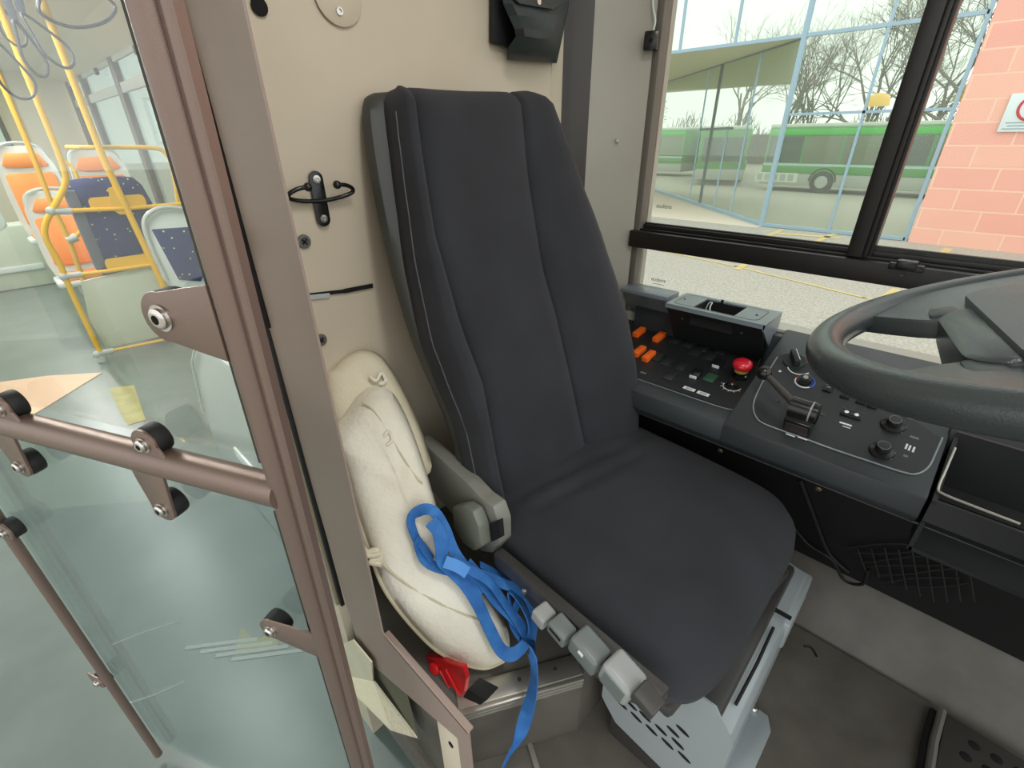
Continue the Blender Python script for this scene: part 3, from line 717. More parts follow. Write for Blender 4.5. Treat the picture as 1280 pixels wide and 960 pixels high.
obj('plate_edge', pl_, M_console, house)
for (qx, qy) in ((856, 374), (946, 394)):
    p = az(qx, qy, hz); obj('screw_hole', B().lathe(p, Matrix.Identity(3), [(.003, 0), (.003, .0012), (.0003, .0012)], 10), M_holes, house)
ins = B(); ins.span((ox0, oy0, hz-.05), (ox1, oy1, hz-.046)); ins.span((ox0-.002, oy0-.002, hz-.05), (ox0, oy1, hz-.004)); ins.span((ox1, oy0, hz-.05), (ox1+.002, oy1, hz-.004)); ins.span((ox0, oy0-.002, hz-.05), (ox1, oy0, hz-.004)); ins.span((ox0, oy1, hz-.05), (ox1, oy1+.002, hz-.004))
obj('opening_liner', ins, M_holes, house)
wr = B(); c0 = az(886, 379, hz-.01); wr.tube(smoothpath([c0+Vector((-.006, .002, -.02)), c0, c0+Vector((.01, -.002, .004)), c0+Vector((.013, -.02, -.004)), c0+Vector((.02, -.03, -.03))], 4), .0018, 8); obj('wire', wr, M_white, house)
wr = B(); c0 = az(903, 377, hz+.002); wr.box(c0, (.006, .006, .010), None, .001); obj('clip', wr, M_holes, house)
for (qx, qy) in ((853, 398), (927, 416)):
    p = hit(qx, qy, (0, 1.285, .66), Vector((0, -(hz-.66), -(1.285-yb0))).normalized()); obj('screw', B().lathe(p-Vector((0, .002, 0)), frame((0, -1, -.3)), [(.004, 0), (.003, .002), (.0003, .002)], 10), M_trimdark, console)
# tray contents
for (qx, qy) in ((799, 414), (824, 420), (799, 438), (811, 444)):
    p = ts(qx, qy, .012); b = B(); b.box(p-TN*.008, (.020, .052, .026), RT, .003); o = obj('orange_switch_cover', b, M_orange, console)
    obj('switch_base', B().box(p-TN*.019, (.016, .040, .006), RT, .001), M_blackgloss, o)
for i, (qx, qy) in enumerate(((845, 425), (862, 430), (880, 435), (834, 452), (852, 458), (870, 440), (888, 445), (822, 446), (838, 470), (903, 438))): obj('blanking_plate', B().box(ts(qx, qy, .0045), (.026, .044, .003), RT, .001), M_panel, console)

for (qx, qy) in ((870, 468), (898, 455)):
    p = ts(qx, qy, .006); b = B(); b.box(p, (.024, .036, .010), RT @ Matrix.Rotation(.18, 3, 'X'), .002); o = obj('rocker_switch', b, M_blackgloss, console)
    obj('rocker_edge', B().box(p-RT @ Vector((0, .0185, -.0015)), (.019, .003, .008), RT, .0005), M_white, o)
obj('green_label', B().box(ts(888, 472, .0045), (.028, .040, .002), RT, .0008), M_greenlabel, console)
for (qx, qy) in ((861.5, 486), (879, 492)):
    p = ts(qx, qy, .0042); o = obj('label_plate', B().box(p, (.030, .012, .001), RT), M_white, console)
    for q_ in (-.002, .0015): obj('label_line', B().box(p+RT @ Vector((0, q_, .0006)), (.018, .0012, .0004), RT), M_tray, o)
for (qx, qy) in ((809, 401), (835, 408), (804, 466)):
    p = ts(qx, qy, .0042); o = obj('label_plate', B().box(p, (.016, .007, .001), RT), M_lever, console)
# emergency stop mushroom
p = ts(925, 472, .003); eb = B(); eb.lathe(p, RT, [(.018, 0), (.017, .008), (.011, .010), (.011, .022), (.0005, .022)], 24); em = obj('stop_button_base', eb, M_blackgloss, console)
top = ts(927, 441, 0); hgt = .040
eb = B(); eb.lathe(p+TN*.020, RT, [(.0165, 0), (.0168, .010), (.0005, .010)], 24); obj('yellow_collar', eb, M_yell, em)
eb = B(); eb.lathe(p+TN*.027, RT, [(.013, 0), (.020, .003), (.0235, .008), (.0240, .014), (.0220, .020), (.016, .0245), (.008, .0265), (.0004, .027)], 28)
obj('red_stop_button', eb, M_red, em, label='red mushroom stop button')
# ignition switch with printed arc
p = ts(915, 483, .003)
ig = B(); ig.lathe(p, RT, [(.016, 0), (.015, .003), (.010, .0035), (.0095, .009), (.0075, .010), (.0004, .009)], 24); o = obj('ignition_switch', ig, M_blackgloss, console)
obj('lock_face', B().lathe(p+TN*.0095, RT, [(.0055, 0), (.005, .0012), (.0004, .0012)], 18), M_steel, o)
obj('keyway', B().box(p+TN*.0108, (.0012, .006, .0006), RT), M_holes, o)
obj('dial_print', B().torus(p+TN*.0003, RT, .021, .0011, PI*.95, PI*2.0, 20, 6), M_white, o)
tk = B()
for i in range(6):
    a = PI*(1.0+.17*i); d = RT @ Vector((math.cos(a), math.sin(a), 0)); tk.box(p+d*.0255+TN*.0006, (.001, .005, .0006), RT @ Matrix.Rotation(a-PI/2, 3, 'Z'))
obj('dial_ticks', tk, M_white, o)
p = ts(946, 458, .003); ky = B(); ky.cyl(p, p+TN*.028+Vector((.006, 0, 0)), .0022, n=10); obj('toggle_stick', ky, M_steel, console)
# right-hand recessed control panel
pp_ = [(962, 462), (948, 488), (942, 508), (946, 522), (962, 532), (1040, 561), (1128, 590), (1150, 592), (1163, 580), (1177, 549), (1100, 500), (1010, 455), (985, 442), (972, 445)]
cp = B(); cp.prism([cs(*q, .0004) for q in pp_], CN, .0015); obj('control_panel', cp, M_panel, console)
rim = [cs(*q, .001) for q in [(972, 446), (962, 462), (950, 484), (942, 504), (944, 519), (956, 530), (1000, 546), (1040, 561), (1085, 576), (1128, 590), (1147, 592), (1161, 583), (1170, 565), (1178, 547)]]
obj('panel_rim', B().tube(smoothpath(rim), .0017, 8), mat('pale_edge_plastic_b', (136, 146, 148), .3), console)
# rotary light switch
p = cs(993, 452, .002); kb = B(); kb.lathe(p, RC, [(.025, 0), (.024, .004), (.0004, .004)], 28)
ang = .55; kR = RC @ Matrix.Rotation(ang, 3, 'Z'); kb.box(p+CN*.013, (.014, .046, .022), kR, .004); o = obj('rotary_knob', kb, M_panel, console)
obj('pointer_line', B().box(p+CN*.0242+kR @ Vector((.005, 0, 0)), (.0012, .038, .0006), kR), M_white, o)
obj('dial_print', B().torus(cs(1000, 459, .002), RC, .025, .0013, PI*1.08, PI*1.85, 18, 6), M_white, o)
obj('dial_symbol', B().box(cs(975, 464, .002), (.005, .005, .0006), RC), M_white, o)
# temperature dial with red, white and blue ring
p = cs(1006, 477, .002); td = B(); td.lathe(p, RC, [(.0135, 0), (.013, .012), (.009, .0135), (.0004, .0135)], 24); o = obj('temperature_knob', td, M_blackgloss, console)
obj('knob_tip', B().lathe(p+CN*.011, RC, [(.0058, 0), (.005, .005), (.0004, .0056)], 16), M_lever2, o)
for a0, a1, m_ in ((.45*PI, .95*PI, M_redprint), (.95*PI, 1.75*PI, M_white), (-.25*PI, .42*PI, M_blueprint)):
    obj('dial_ring', B().torus(p, RC, .0195, .0016, a0, a1, 16, 6), m_, o)
# handbrake lever: block, hood, stalk and ball
hb_ = cs(1000, 540, .0); hbR = RC
pblk = cs(997, 533, .012)
hk = B(); base = cs(997, 536, .002)
hk.box(base+CN*.018+CV*.014, (.052, .060, .036), RC, .004); hk.cyl(base+CN*.040+CV*.020-Vector((.026, 0, 0)), base+CN*.040+CV*.020+Vector((.026, 0, 0)), .023, n=28)
blk = obj('brake_lever_block', hk, M_blackgloss, console)
obj('block_face', B().box(base+CN*.016-CV*.0165, (.042, .002, .026), RC, .0005), mat('dull_maroon_face', (58, 50, 50), .35), blk)
obj('block_trim', B().cyl(base+CN*.040+CV*.020+Vector((.012, 0, 0)), base+CN*.040+CV*.020+Vector((.015, 0, 0)), .0238, n=28), M_lever2, blk)
stk = base+CN*.040+CV*.016-Vector((.004, 0, 0)); ballp = cs(955, 466, .058)
obj('lever_stalk', B().tube([stk, stk.lerp(ballp, .5), ballp], [.0085, .0078, .0064], 14), M_trimdark, blk)
obj('lever_ball', B().sphere(ballp, .0165, (1, 1, 1.0)), M_blackgloss, blk)
for (qx, qy) in ((988, 539), (1003, 543)): obj('block_label', B().box(cs(qx, qy+5, .003), (.018, .003, .001), RC), M_white, blk)
# small buttons
for (qx, qy), m_ in (((1035, 486), M_lever), ((1057, 494), M_lever), ((1077, 501), M_tray), ((1091, 506), M_lever)):
    p = cs(qx, qy, .003); o = obj('push_button', B().box(p, (.018, .021, .007), RC, .0015), M_blackgloss, console)
    obj('button_symbol', B().box(p+CN*.004+RC @ Vector((0, .002, 0)), (.008, .004, .0005), RC), m_, o)
p = cs(1064, 518, .003); o = obj('double_rocker', B().box(p, (.038, .020, .007), RC, .0015), M_blackgloss, console)
for dx in (-.009, .009): obj('white_spot', B().lathe(p+CN*.004+Vector((dx, 0, 0)), RC, [(.0042, 0), (.003, .0006), (.0003, .0006)], 14), M_white, o)
p = cs(1057, 530, .002); o = obj('label_plate', B().box(p, (.022, .004, .0006), RC), M_white, console)
obj('label_plate', B().box(cs(1058, 534, .002), (.014, .002, .0006), RC), M_white, console)
obj('screw', B().lathe(cs(1028, 518, .002), RC, [(.005, 0), (.004, .002), (.001, .001)], 12), M_trimdark, console)
obj('screw', B().lathe(cs(974, 502, .002), RC, [(.003, 0), (.002, .002), (.001, .001)], 12), M_trimdark, console)
for (qx, qy) in ((1116, 532), (1102, 564)):
    p = cs(qx, qy, .002); kb = B(); kb.lathe(p, RC, [(.0215, 0), (.0200, .004), (.0130, .006), (.0122, .017), (.0105, .0195), (.0003, .0197)], 28); o = obj('mirror_knob', kb, M_blackgloss, console)
    obj('knob_ring', B().torus(p+CN*.0197, RC, .0100, .0007, n=24, m=6), M_lever, o)
    for a in (-.6, .3, 2.6):
        obj('direction_mark', B().box(p+RC @ Vector((math.cos(a)*.0205, math.sin(a)*.0205, .0006)), (.0035, .002, .0006), RC @ Matrix.Rotation(a, 3, 'Z')), M_lever2, o)
for (qx, qy) in ((1133, 558), (1137, 560), (1142, 562)): obj('label_bar', B().box(cs(qx, qy, .002), (.0032, .014, .0006), RC), M_white, console)
obj('label_bar', B().box(cs(1143, 547, .002), (.014, .005, .0006), RC), M_lever, console)
obj('label_bar', B().box(cs(1132, 570, .002), (.007, .005, .0006), RC), M_lever, console)
for (qx, qy) in ((1114, 514), (1138, 522)): obj('indicator_lens', B().box(cs(qx, qy, .002), (.009, .009, .002), RC, .0005), M_lever, console)
# storage bin with silver rim at the front of the console
bx0 = xbin0; yb_, zb2 = Y0-.004, cs(1172, 620).z
bi = B(); bi.prism([Vector((bx0+.002, Y0, .5)), Vector((bx0+.002, Y0, Z0c)), Vector((bx0+.002, 1.135, Z0c+.16*sl_c)), Vector((bx0+.002, 1.135, .5))], (1, 0, 0), .007); bi.span((bx0+.004, 1.13, .50), (1.0, 1.138, .69)); bi.span((bx0+.004, Y0, .50), (1.0, 1.14, .508)); bi.prism([Vector((bx0+.002, Y0-.004, .575)), Vector((bx0+.002, Y0+.001, Z0c)), Vector((bx0+.002, Y0+.008, Z0c)), Vector((bx0+.002, Y0+.012, .555))], (1, 0, 0), 1.0)
obj('storage_bin', bi, M_tray, console)
ri = B(); ri.tube(smoothpath([cs(1194, 560, .003), cs(1182, 588, .003), cs(1173, 610, .003), cs(1178, 617, .003), cs(1215, 632, .003), cs(1275, 655, .003)], 4), .0022, 8)
obj('silver_rim', ri, M_alu, console)
# dark underside panel, net pocket, bolts and cables
up = B(); up.prism([Vector((-.75, 1.09, .56)), Vector((-.75, 1.235, .155)), Vector((-.75, 1.26, .155)), Vector((-.75, 1.13, .57))], (1, 0, 0), 1.9); obj('lower_panel', up, mat('soot_black_panel', (20, 20, 21), .7), console)
def un(px, py, off=0):
    n = Vector((0, -.405, -.145)).normalized(); return hit(px, py, Vector((0, 1.09, .56))+n*off, n)
for (qx, qy) in ((1023, 611), (900, 563)):
    obj('bolt', B().lathe(un(qx, qy, .0), frame((0, -.4, -.21)), [(.008, 0), (.006, .004), (.001, .005)], 12), mat('brass_bolt', (130, 118, 90), .4, .6), console)
lin_ = B(); lin_.tube([Vector((-.7, .992, .552)), Vector((.9, .992, .552))], .003, 8); obj('edge_strip', lin_, M_trimdark, console)
nt_ = B()
for k in range(7):
    pts = [un(x, min(684+k*9-(x-1060)*.06+2.0*math.sin(x*.05+k*2), 683+.464*(x-1000)), .012) for x in range(1060+k*8, 1215, 20)]; nt_.tube(pts, .0022, 5)
for k in range(9):
    xk = 1072+k*17; nt_.tube([un(xk, 686, .015), un(xk+10, min(752, 680+.464*(xk-1000)), .015)], .0018, 5)
obj('net_pocket', nt_, mat('black_netting', (40, 40, 40), .8), console)
cbp = B(); cbp.tube(smoothpath([un(985, 650, .01), un(1010, 680, .015), un(1040, 700, .02), un(1055, 725, .02), un(1078, 730, .02), un(1085, 712, .01)], 5), .004, 8); cbp.tube(smoothpath([un(1000, 600, .01), un(1015, 640, .015), un(1035, 690, .015), un(1060, 715, .01)], 5), .005, 8)
obj('hanging_cable', cbp, M_rubber, console)

# ================================================================== STEERING WHEEL
WR = .245; WT = math.radians(18); WC = Vector((.14, .70, 1.04))
WN = Vector((-math.sin(WT), 0, math.cos(WT))); e1 = Vector((0, 1, 0)).cross(WN).normalized(); e2 = WN.cross(e1)
RWm = Matrix((e1, e2, WN)).transposed()
wheel = thing('steering_wheel', 'large grey-black bus steering wheel above the console', 'steering wheel', tuple(WC-WN*.45))
obj('rim', B().torus(WC, RWm, WR, .0200, n=96, m=20), M_wheel, wheel, ang=80)
def W_(x, y, z=0): return WC + RWm @ Vector((x, y, z))
_ex = Vector((.98, .2, 0)); _ey = Vector((-.2, .98, 0))
def H_(x, y, z=0): v = _ex*x + _ey*y; return W_(v.x, v.y, z)
hubb = B(); outl = rrect(.27, .21, .035, 5)
hubb.ring_loft([[H_(x*k+.0, y*k-.01, z) for x, y in outl] for k, z in ((.72, -.085), (.95, -.06), (1.0, -.02), (.985, .006), (.95, .010))])
obj('hub', hubb, M_wheel, wheel)
for sy in (1, -1):
    P2 = [(-.128, .080), (-.150, .090), (-.178, .108), (-.205, .128), (-.190, .158), (-.15, .187), (-.10, .215), (-.05, .231), (0, .236), (.045, .230), (.06, .19), (.07, .12), (.08, .08)]
    sk = B(); rings = []
    for z_, k in ((-.010, .985), (-.004, 1.0), (.009, 1.0), (.014, .985)):
        rings.append([H_((x+.04)*k-.04, sy*((y-.15)*k+.15), z_-.014*max(0, (.2-y)/.12)) for x, y in P2])
    sk.ring_loft(rings); so = obj('spoke', sk, M_wheel, wheel, ang=50)
    bt = B(); bt.box(H_(-.122, sy*.115, .000), (.030, .050, .010), RWm @ Matrix.Rotation(.2, 3, 'Z'), .004); obj('spoke_button', bt, M_panel, so)
hp_ = B(); outl = rrect(.20, .31, .04, 5); hp_.ring_loft([[H_(x*k, y*k+.01, z) for x, y in outl] for k, z in ((1.0, .0), (1.0, .013), (.985, .016), (.6, .020))]); obj('horn_pad', hp_, mat('pad_grey_blue', (60, 68, 72), .4, bump=(500, .2)), wheel)
cl_ = B(); cl_.tube([W_(0, 0, -.06), W_(.02, 0, -.2), Vector((.30, .71, .62)), Vector((.42, .71, .30)), Vector((.46, .71, .02))], [.05, .06, .075, .085, .09], 20); obj('column', cl_, M_rubber, wheel)
st_ = B(); st_.tube([W_(.0, .03, -.13), W_(-.03, .16, -.14)], [.010, .008], 10); obj('column_stalk', st_, M_blackgloss, wheel)
# floor plate and pedal pad in the lower right corner
fp = thing('pedal_plate', 'perforated dark rubber pedal plate in bottom right corner', 'pedal', (.42, .98, 0))
p0 = az(1185, 892, .012); p1 = az(1180, 958, .012)
b = B(); b.box(Vector((.40, .98, .006)), (.20, .27, .012), Matrix.Rotation(-.05, 3, 'Z'), .004); obj('plate', b, mat('dark_pad_rubber', (66, 64, 58), .55), fp)
b = B()
for i in range(5):
    for j in range(6): b.lathe(Vector((.345+i*.036+(j % 2)*.012, .875+j*.040, .0121)), Matrix.Identity(3), [(.011, 0), (.010, .0006), (.0005, .0006)], 12)
obj('holes', b, M_holes, fp)
b = B(); b.tube([az(1178, 888, .018), az(1168, 925, .018), az(1160, 975, .018)], .008, 8); obj('metal_edge', b, M_alu, fp)
b = B(); b.tube([az(1166, 888, .010), az(1154, 930, .010), az(1148, 975, .010)], .007, 6); obj('rubber_edge', b, M_rubber, fp)
fm = B(); pts = smoothpath([az(1005, 808, .001), az(1013, 809, .001), az(1018, 815, .001), az(1021, 821, .001)], 4); fm.tube(pts, .0028, 6); tag(obj('cable_tie', fm, M_rubber), 'short curled black scrap lying on cab floor', 'scrap')
# ================================================================== PAD, STRAP, RED PLASTIC BESIDE THE SEAT
pa_ = az(610, 832, .235); pb_ = ax(462, 441, -.855)
dd = (pb_-pa_).normalized(); pn = Vector((.75, -.35, .55)); pn = (pn-dd*pn.dot(dd)).normalized()
def pd_(px, py, off=0): return hit(px, py, pa_+pn*off, pn)
def inflate(name, poly, off, thick, m, parent, k=4, n_in=7, power=.5, wr=.0, back=.5):
    pts = smoothpath([pd_(*q, off) for q in poly], k, closed=True); c = sum(pts, Vector())/len(pts); b = B()
    rings = []; axis = dd
    def shrink(p, t):
        # shrink towards a medial segment along dd
        q = p-c; l = q.dot(dd); side = q-dd*l; return c + dd*l*(1-t*.55) + side*(1-t)
    for t, w in [(.45*(1-i/(n_in-1))**1, 0) for i in range(n_in)] if False else []: pass
    seq = []
    for i in range(n_in): 
        t = 1-i/(n_in-1); seq.append((t*.97, -1))
    for i in range(1, n_in):
        t = i/(n_in-1); seq.append((t*.97, 1))
    for t, sgn in seq:
        h = (1-(1-min(1, t*2.2))**2)**power if t > 0 else 0
        amp = thick*(back if sgn < 0 else 1)
        rings.append([shrink(p, t) + pn*(sgn*amp*h + (wr*math.sin(p.dot(dd)*85+p.x*60)*h if sgn > 0 else 0)) for p in pts])
    b.ring_loft(rings); return obj(name, b, m, parent, ang=75)
pad = thing('padded_seat_cushion', 'off-white quilted cushion leaning between jamb and driver seat', 'cushion', tuple(az(560, 830, .215)))
back_poly = [(402, 470), (412, 462), (430, 446), (452, 437), (474, 443), (490, 462), (507, 492), (520, 520), (532, 552), (538, 590), (500, 600), (440, 570), (418, 545), (405, 510)]
inflate('back_roll', back_poly, -.035, .035, M_pad2, pad, wr=.001)
front_poly = [(414, 545), (432, 515), (450, 492), (470, 481), (488, 488), (502, 508), (516, 540), (530, 580), (542, 620), (556, 665), (580, 705), (610, 745), (632, 780), (637, 806), (630, 826), (606, 835), (575, 828), (545, 812), (518, 786), (494, 757), (476, 728), (462, 690), (447, 648), (434, 600), (424, 570)]
inflate('quilted_pad', front_poly, .0, .040, M_pad, pad, wr=.0015)
def pdl(pts, off): return smoothpath([pd_(*q, off) for q in pts], 5)
M_stitch = mat('cream_piping', (196, 188, 160), .6)
b = B(); b.tube(pdl(front_poly[14:24], .004), .004, 8); obj('piping_or_highlight', b, M_stitch, pad)
b = B(); b.tube(pdl([(452, 502), (466, 512), (482, 535), (500, 566), (520, 596), (528, 604)], .0395), .0022, 6); obj('seam', b, M_stitch, pad); b = B(); b.tube(pdl([(478, 705), (505, 728), (545, 752), (585, 770), (612, 778)], .0395), .0022, 6)
obj('seam', b, M_stitch, pad)
b = B(); b.tube(pdl([(450, 678), (458, 690), (470, 688), (474, 698), (462, 702), (480, 706)], .03), .006, 8); b.tube(pdl([(448, 690), (462, 695), (476, 692)], .034), .005, 8); obj('tie_tapes', b, M_pad2, pad)
b = B(); b.tube(pdl([(462, 470), (470, 476), (477, 466), (482, 476), (474, 480)], .012), .004, 6); obj('torn_stuffing', b, M_pad, pad); b = B(); b.tube(pdl([(480, 545), (486, 540), (490, 550), (484, 556)], .045), .003, 6); obj('torn_stuffing', b, M_pad, pad)
# blue webbing strap
def webbing(b, pts, wdt, nrm, k=6, th=.002):
    P = smoothpath(pts, k); n = len(P); rings = []
    for i, p in enumerate(P):
        d = (P[min(i+1, n-1)]-P[max(i-1, 0)]).normalized(); nv = Vector(nrm(i/(n-1))) if callable(nrm) else Vector(nrm)
        nv = (nv-d*nv.dot(d)).normalized(); s = d.cross(nv)
        rings.append([p+s*wdt/2+nv*th/2, p+s*wdt*.25+nv*th*.8, p-s*wdt*.25+nv*th*.8, p-s*wdt/2+nv*th/2, p-s*wdt/2-nv*th/2, p+s*wdt/2-nv*th/2])
    b.ring_loft(rings)
def pq(pts): return [pd_(x, y, o) for x, y, o in pts]
strap = thing('blue_strap', 'tangled blue webbing strap hanging over the off-white cushion', 'strap', tuple(az(640, 958, .0)))
tw = lambda a0, a1: (lambda t: pn*math.cos(a0+(a1-a0)*t) + dd.cross(pn)*math.sin(a0+(a1-a0)*t))
b = B(); webbing(b, pq([(530, 690, .05), (518, 668, .055), (514, 648, .06), (528, 637, .07), (543, 640, .075), (556, 660, .07), (568, 690, .065), (585, 715, .06), (602, 742, .055)]), .022, tw(.9, .1)); obj('loop', b, M_strap, strap)
b = B(); webbing(b, pq([(538, 652, .085), (548, 664, .09), (552, 685, .085), (553, 700, .075), (562, 710, .07), (580, 728, .066), (598, 756, .062), (612, 786, .06), (626, 812, .062), (640, 818, .064), (655, 806, .066), (658, 792, .066), (640, 770, .062), (618, 748, .06), (600, 722, .058), (584, 704, .06)]), .026, tw(.2, .7)); obj('loop', b, M_strap, strap)
b = B(); webbing(b, pq([(566, 700, .08), (590, 714, .08), (612, 728, .078), (630, 752, .07), (648, 780, .07), (660, 800, .075), (662, 778, .07), (650, 752, .066), (636, 738, .06), (640, 762, .055), (650, 790, .06)]), .018, tw(.5, 1.2)); obj('loop', b, M_strap, strap)
b = B(); webbing(b, pq([(540, 700, .055), (522, 676, .06), (530, 700, .06), (556, 712, .06), (590, 715, .065), (625, 728, .06), (655, 742, .055), (668, 770, .06), (664, 800, .07)]), .020, tw(.9, .3)); obj('loop', b, M_strap, strap)
b = B(); webbing(b, pq([(600, 705, .045), (628, 722, .045), (648, 745, .05), (640, 775, .055), (655, 800, .06)]), .022, tw(1.3, .5)); obj('loop', b, M_strap, strap)
b = B(); webbing(b, pq([(556, 702, .085), (572, 708, .088), (584, 716, .084)]), .022, tw(0, .2)); obj('knot', b, mat('pale_blue_webbing', (80, 140, 208), .7), strap)
rp = hit(664, 815, A1+nn*.03, nn)
tail = [pd_(660, 800, .07), rp, hit(668, 845, A1+nn*.035, nn), hit(664, 872, A1+nn*.035, nn), hit(656, 900, A1+nn*.04, nn), hit(648, 925, A1+nn*.05, nn), hit(636, 945, A1+nn*.06, nn), hit(628, 962, A1+nn*.07, nn)]
b = B(); webbing(b, tail, .026, lambda t: nn*math.cos(.3+1.1*math.sin(t*5)) + dn*math.sin(.3+1.1*math.sin(t*5))); obj('tail', b, M_strap, strap)
# red plastic pieces behind the sill
YR = YJ+.085
def ry(px, py, y=YR): return ay(px, py, y)
red = thing('red_plastic_bracket', 'bright red plastic bracket below the tip of off-white cushion', 'bracket', tuple(az(545, 860, .215)))
RYn = Vector((0, 1, 0))
b = B(); b.prism([ry(525, 820), ry(545, 822), ry(562, 830), ry(578, 834), ry(582, 850), ry(580, 866), ry(572, 872), ry(562, 866), ry(548, 850), ry(535, 850), ry(526, 838)], RYn, .012, bev=.003); obj('wing', b, M_redplastic, red)
b = B(); q = ry(541, 837, YR-.008); b.lathe(q+Vector((0, .012, 0)), frame((.2, -1, .3)), [(.013, 0), (.013, .012), (.010, .014), (.0005, .014)], 20); obj('boss', b, M_redplastic, red)
b = B()
for o1, o2 in (((550, 838), (566, 868)), ((557, 836), (574, 868))): b.tube([ry(*o1, YR-.004), ry(*o2, YR-.004)], .0022, 6)
obj('ribs', b, M_redplastic, red)
b = B(); b.prism([ry(472, 766), ry(482, 768), ry(500, 790), ry(520, 812), ry(526, 822), ry(505, 816), ry(490, 806), ry(474, 788)], RYn, .02, bev=.004)
tag(obj('red_plastic_wedge', b, M_red2), 'dusty dark red plastic wedge between jamb and cushion edge', 'wedge')
b = B(); b.prism([ay(584, 862, YJ+.06), ay(608, 876, YJ+.06), ay(600, 882, YJ+.06), ay(578, 872, YJ+.06)], (0, 1, 0), .03, bev=.002)
tag(obj('rubber_block', b, M_rubber), 'small black rubber block at end of aluminium step edge', 'block')
b = B(); fr_ = az(780, 948, .01)
b.box(az(668, 950, .006), (.07, .012, .012), Matrix.Rotation(-.5, 3, 'Z'), .002); tag(obj('metal_strip', b, M_brkt), 'short grey metal strip on floor beside blue strap', 'strip')

# ================================================================== WALL ITEMS
hk = thing('coat_hook', 'black double coat hook with ball ends on the cream wall', 'hook', tuple(ax(399, 250, Xw+.004)))
c = ax(399, 249, Xw+.006)
pts = [(0, y, z) for y, z in rrect(.026, .096, .0129, 6)]
b = B(); b.prism([c+Vector((0, y, z)) for _, y, z in pts], (1, 0, 0), .004, bev=.001); obj('plate', b, M_blackgloss, hk)
for dz in (.034, -.034):
    o = obj('screw', B().lathe(c+Vector((.004, 0, dz)), Rx, [(.0078, 0), (.007, .002), (.003, .0022), (.0028, .0006), (.0004, .0006)], 18), M_steel, hk)
wy = [ax(438, 238, Xw+.055), ax(441, 244, Xw+.035)]
half = .062
path = [(-.030, .050, .030), (-.048, .048, .028), (-.064, .038, .020), (-.066, .026, .010), (-.045, .014, .002), (-.02, .010, -.002), (0, .009, -.003), (.02, .010, -.002), (.045, .014, .002), (.066, .026, .010), (.064, .038, .020), (.048, .048, .028), (.030, .050, .030)]
b = B(); b.tube(smoothpath([c+Vector((x_, y_, z_)) for y_, x_, z_ in [(p[0]*.92, p[1]*.42+.003, p[2]*.8) for p in path]], 5), .0038, 12); obj('prong', b, M_blackgloss, hk)
b = B(); 
for p in (path[0], path[-1]): obj('ball_end', B().sphere(c+Vector((p[1]*.42+.003, p[0]*.92, p[2]*.8)), .0075), M_blackgloss, hk)
# dark bag/pouch hanging at the top right of the wall
bag = thing('wall_pouch', 'dark grey vinyl pouch with flap hanging at wall top', 'pouch', tuple(ax(660, 40, Xw+.01)))
def wx(px, py, o): return ax(px, py, Xw+o)
b = B(); b.prism([wx(611, -60, .006), wx(611, 54, .006), wx(640, 62, .006), wx(690, 72, .006), wx(700, -60, .006)], (1, 0, 0), .012, bev=.003); obj('back_panel', b, mat('black_pouch_back', (22, 23, 24), .6), bag)
b = B(); rings = []
for yy, xo in ((-60, .05), (-20, .055), (5, .060), (20, .066), (36, .085), (46, .084), (58, .07), (68, .050), (75, .030)):
    t_ = max(0, (yy-0)/75)
    Lp, Rp = 626+18*min(1, max(0, yy)/40), 712-16*t_
    if yy > 46: Lp = 636-2*(yy-46)/30
    rings.append([wx(Lp, yy, .010), wx(Lp+1, yy, xo*.8), wx(Lp+12, yy-1, xo*(1.0+.12*math.sin(yy*.2))), wx((Lp+Rp)/2, yy+2, xo*1.08), wx(Rp-12, yy+3, xo), wx(Rp-2, yy+4, xo*.7), wx(Rp, yy+4, .010)])
b.ring_loft(rings); obj('pocket', b, M_bag, bag, ang=30)
b = B(); b.prism([wx(636, -60, .068), wx(638, -5, .068), wx(648, 5, .07), wx(690, 12, .07), wx(708, 2, .066), wx(712, -60, .06)], (1, 0, 0), .004, bev=.001); fl = obj('flap', b, M_bag, bag)
obj('press_stud', B().lathe(wx(673, 2, .073), Rx, [(.007, 0), (.006, .003), (.0005, .003)], 14), M_steel, fl)
# small black sensor box with its white cable at the window edge
q = ay(815, 52, 1.292)
sx = thing('sensor_box', 'small black sensor box with white cable beside window edge', 'sensor', tuple(q))
nv = Vector((.35, -.94, 0)); Rq = frame(nv)
b = B(); b.box(q+nv*.010, (.034, .040, .024), Rq, .003); bx = obj('case', b, M_blackgloss, sx)
obj('lens', B().lathe(q+nv*.0222, Rq, [(.006, 0), (.0055, .001), (.0005, .001)], 14), M_holes, bx)
b = B(); b.tube(smoothpath([q+Vector((.004, -.008, .018)), ay(819, 25, 1.286), ay(816, 5, 1.286), ay(818, -20, 1.286), ay(820, -60, 1.286)], 5), .0028, 8); obj('cable', b, M_seatgrey, sx)

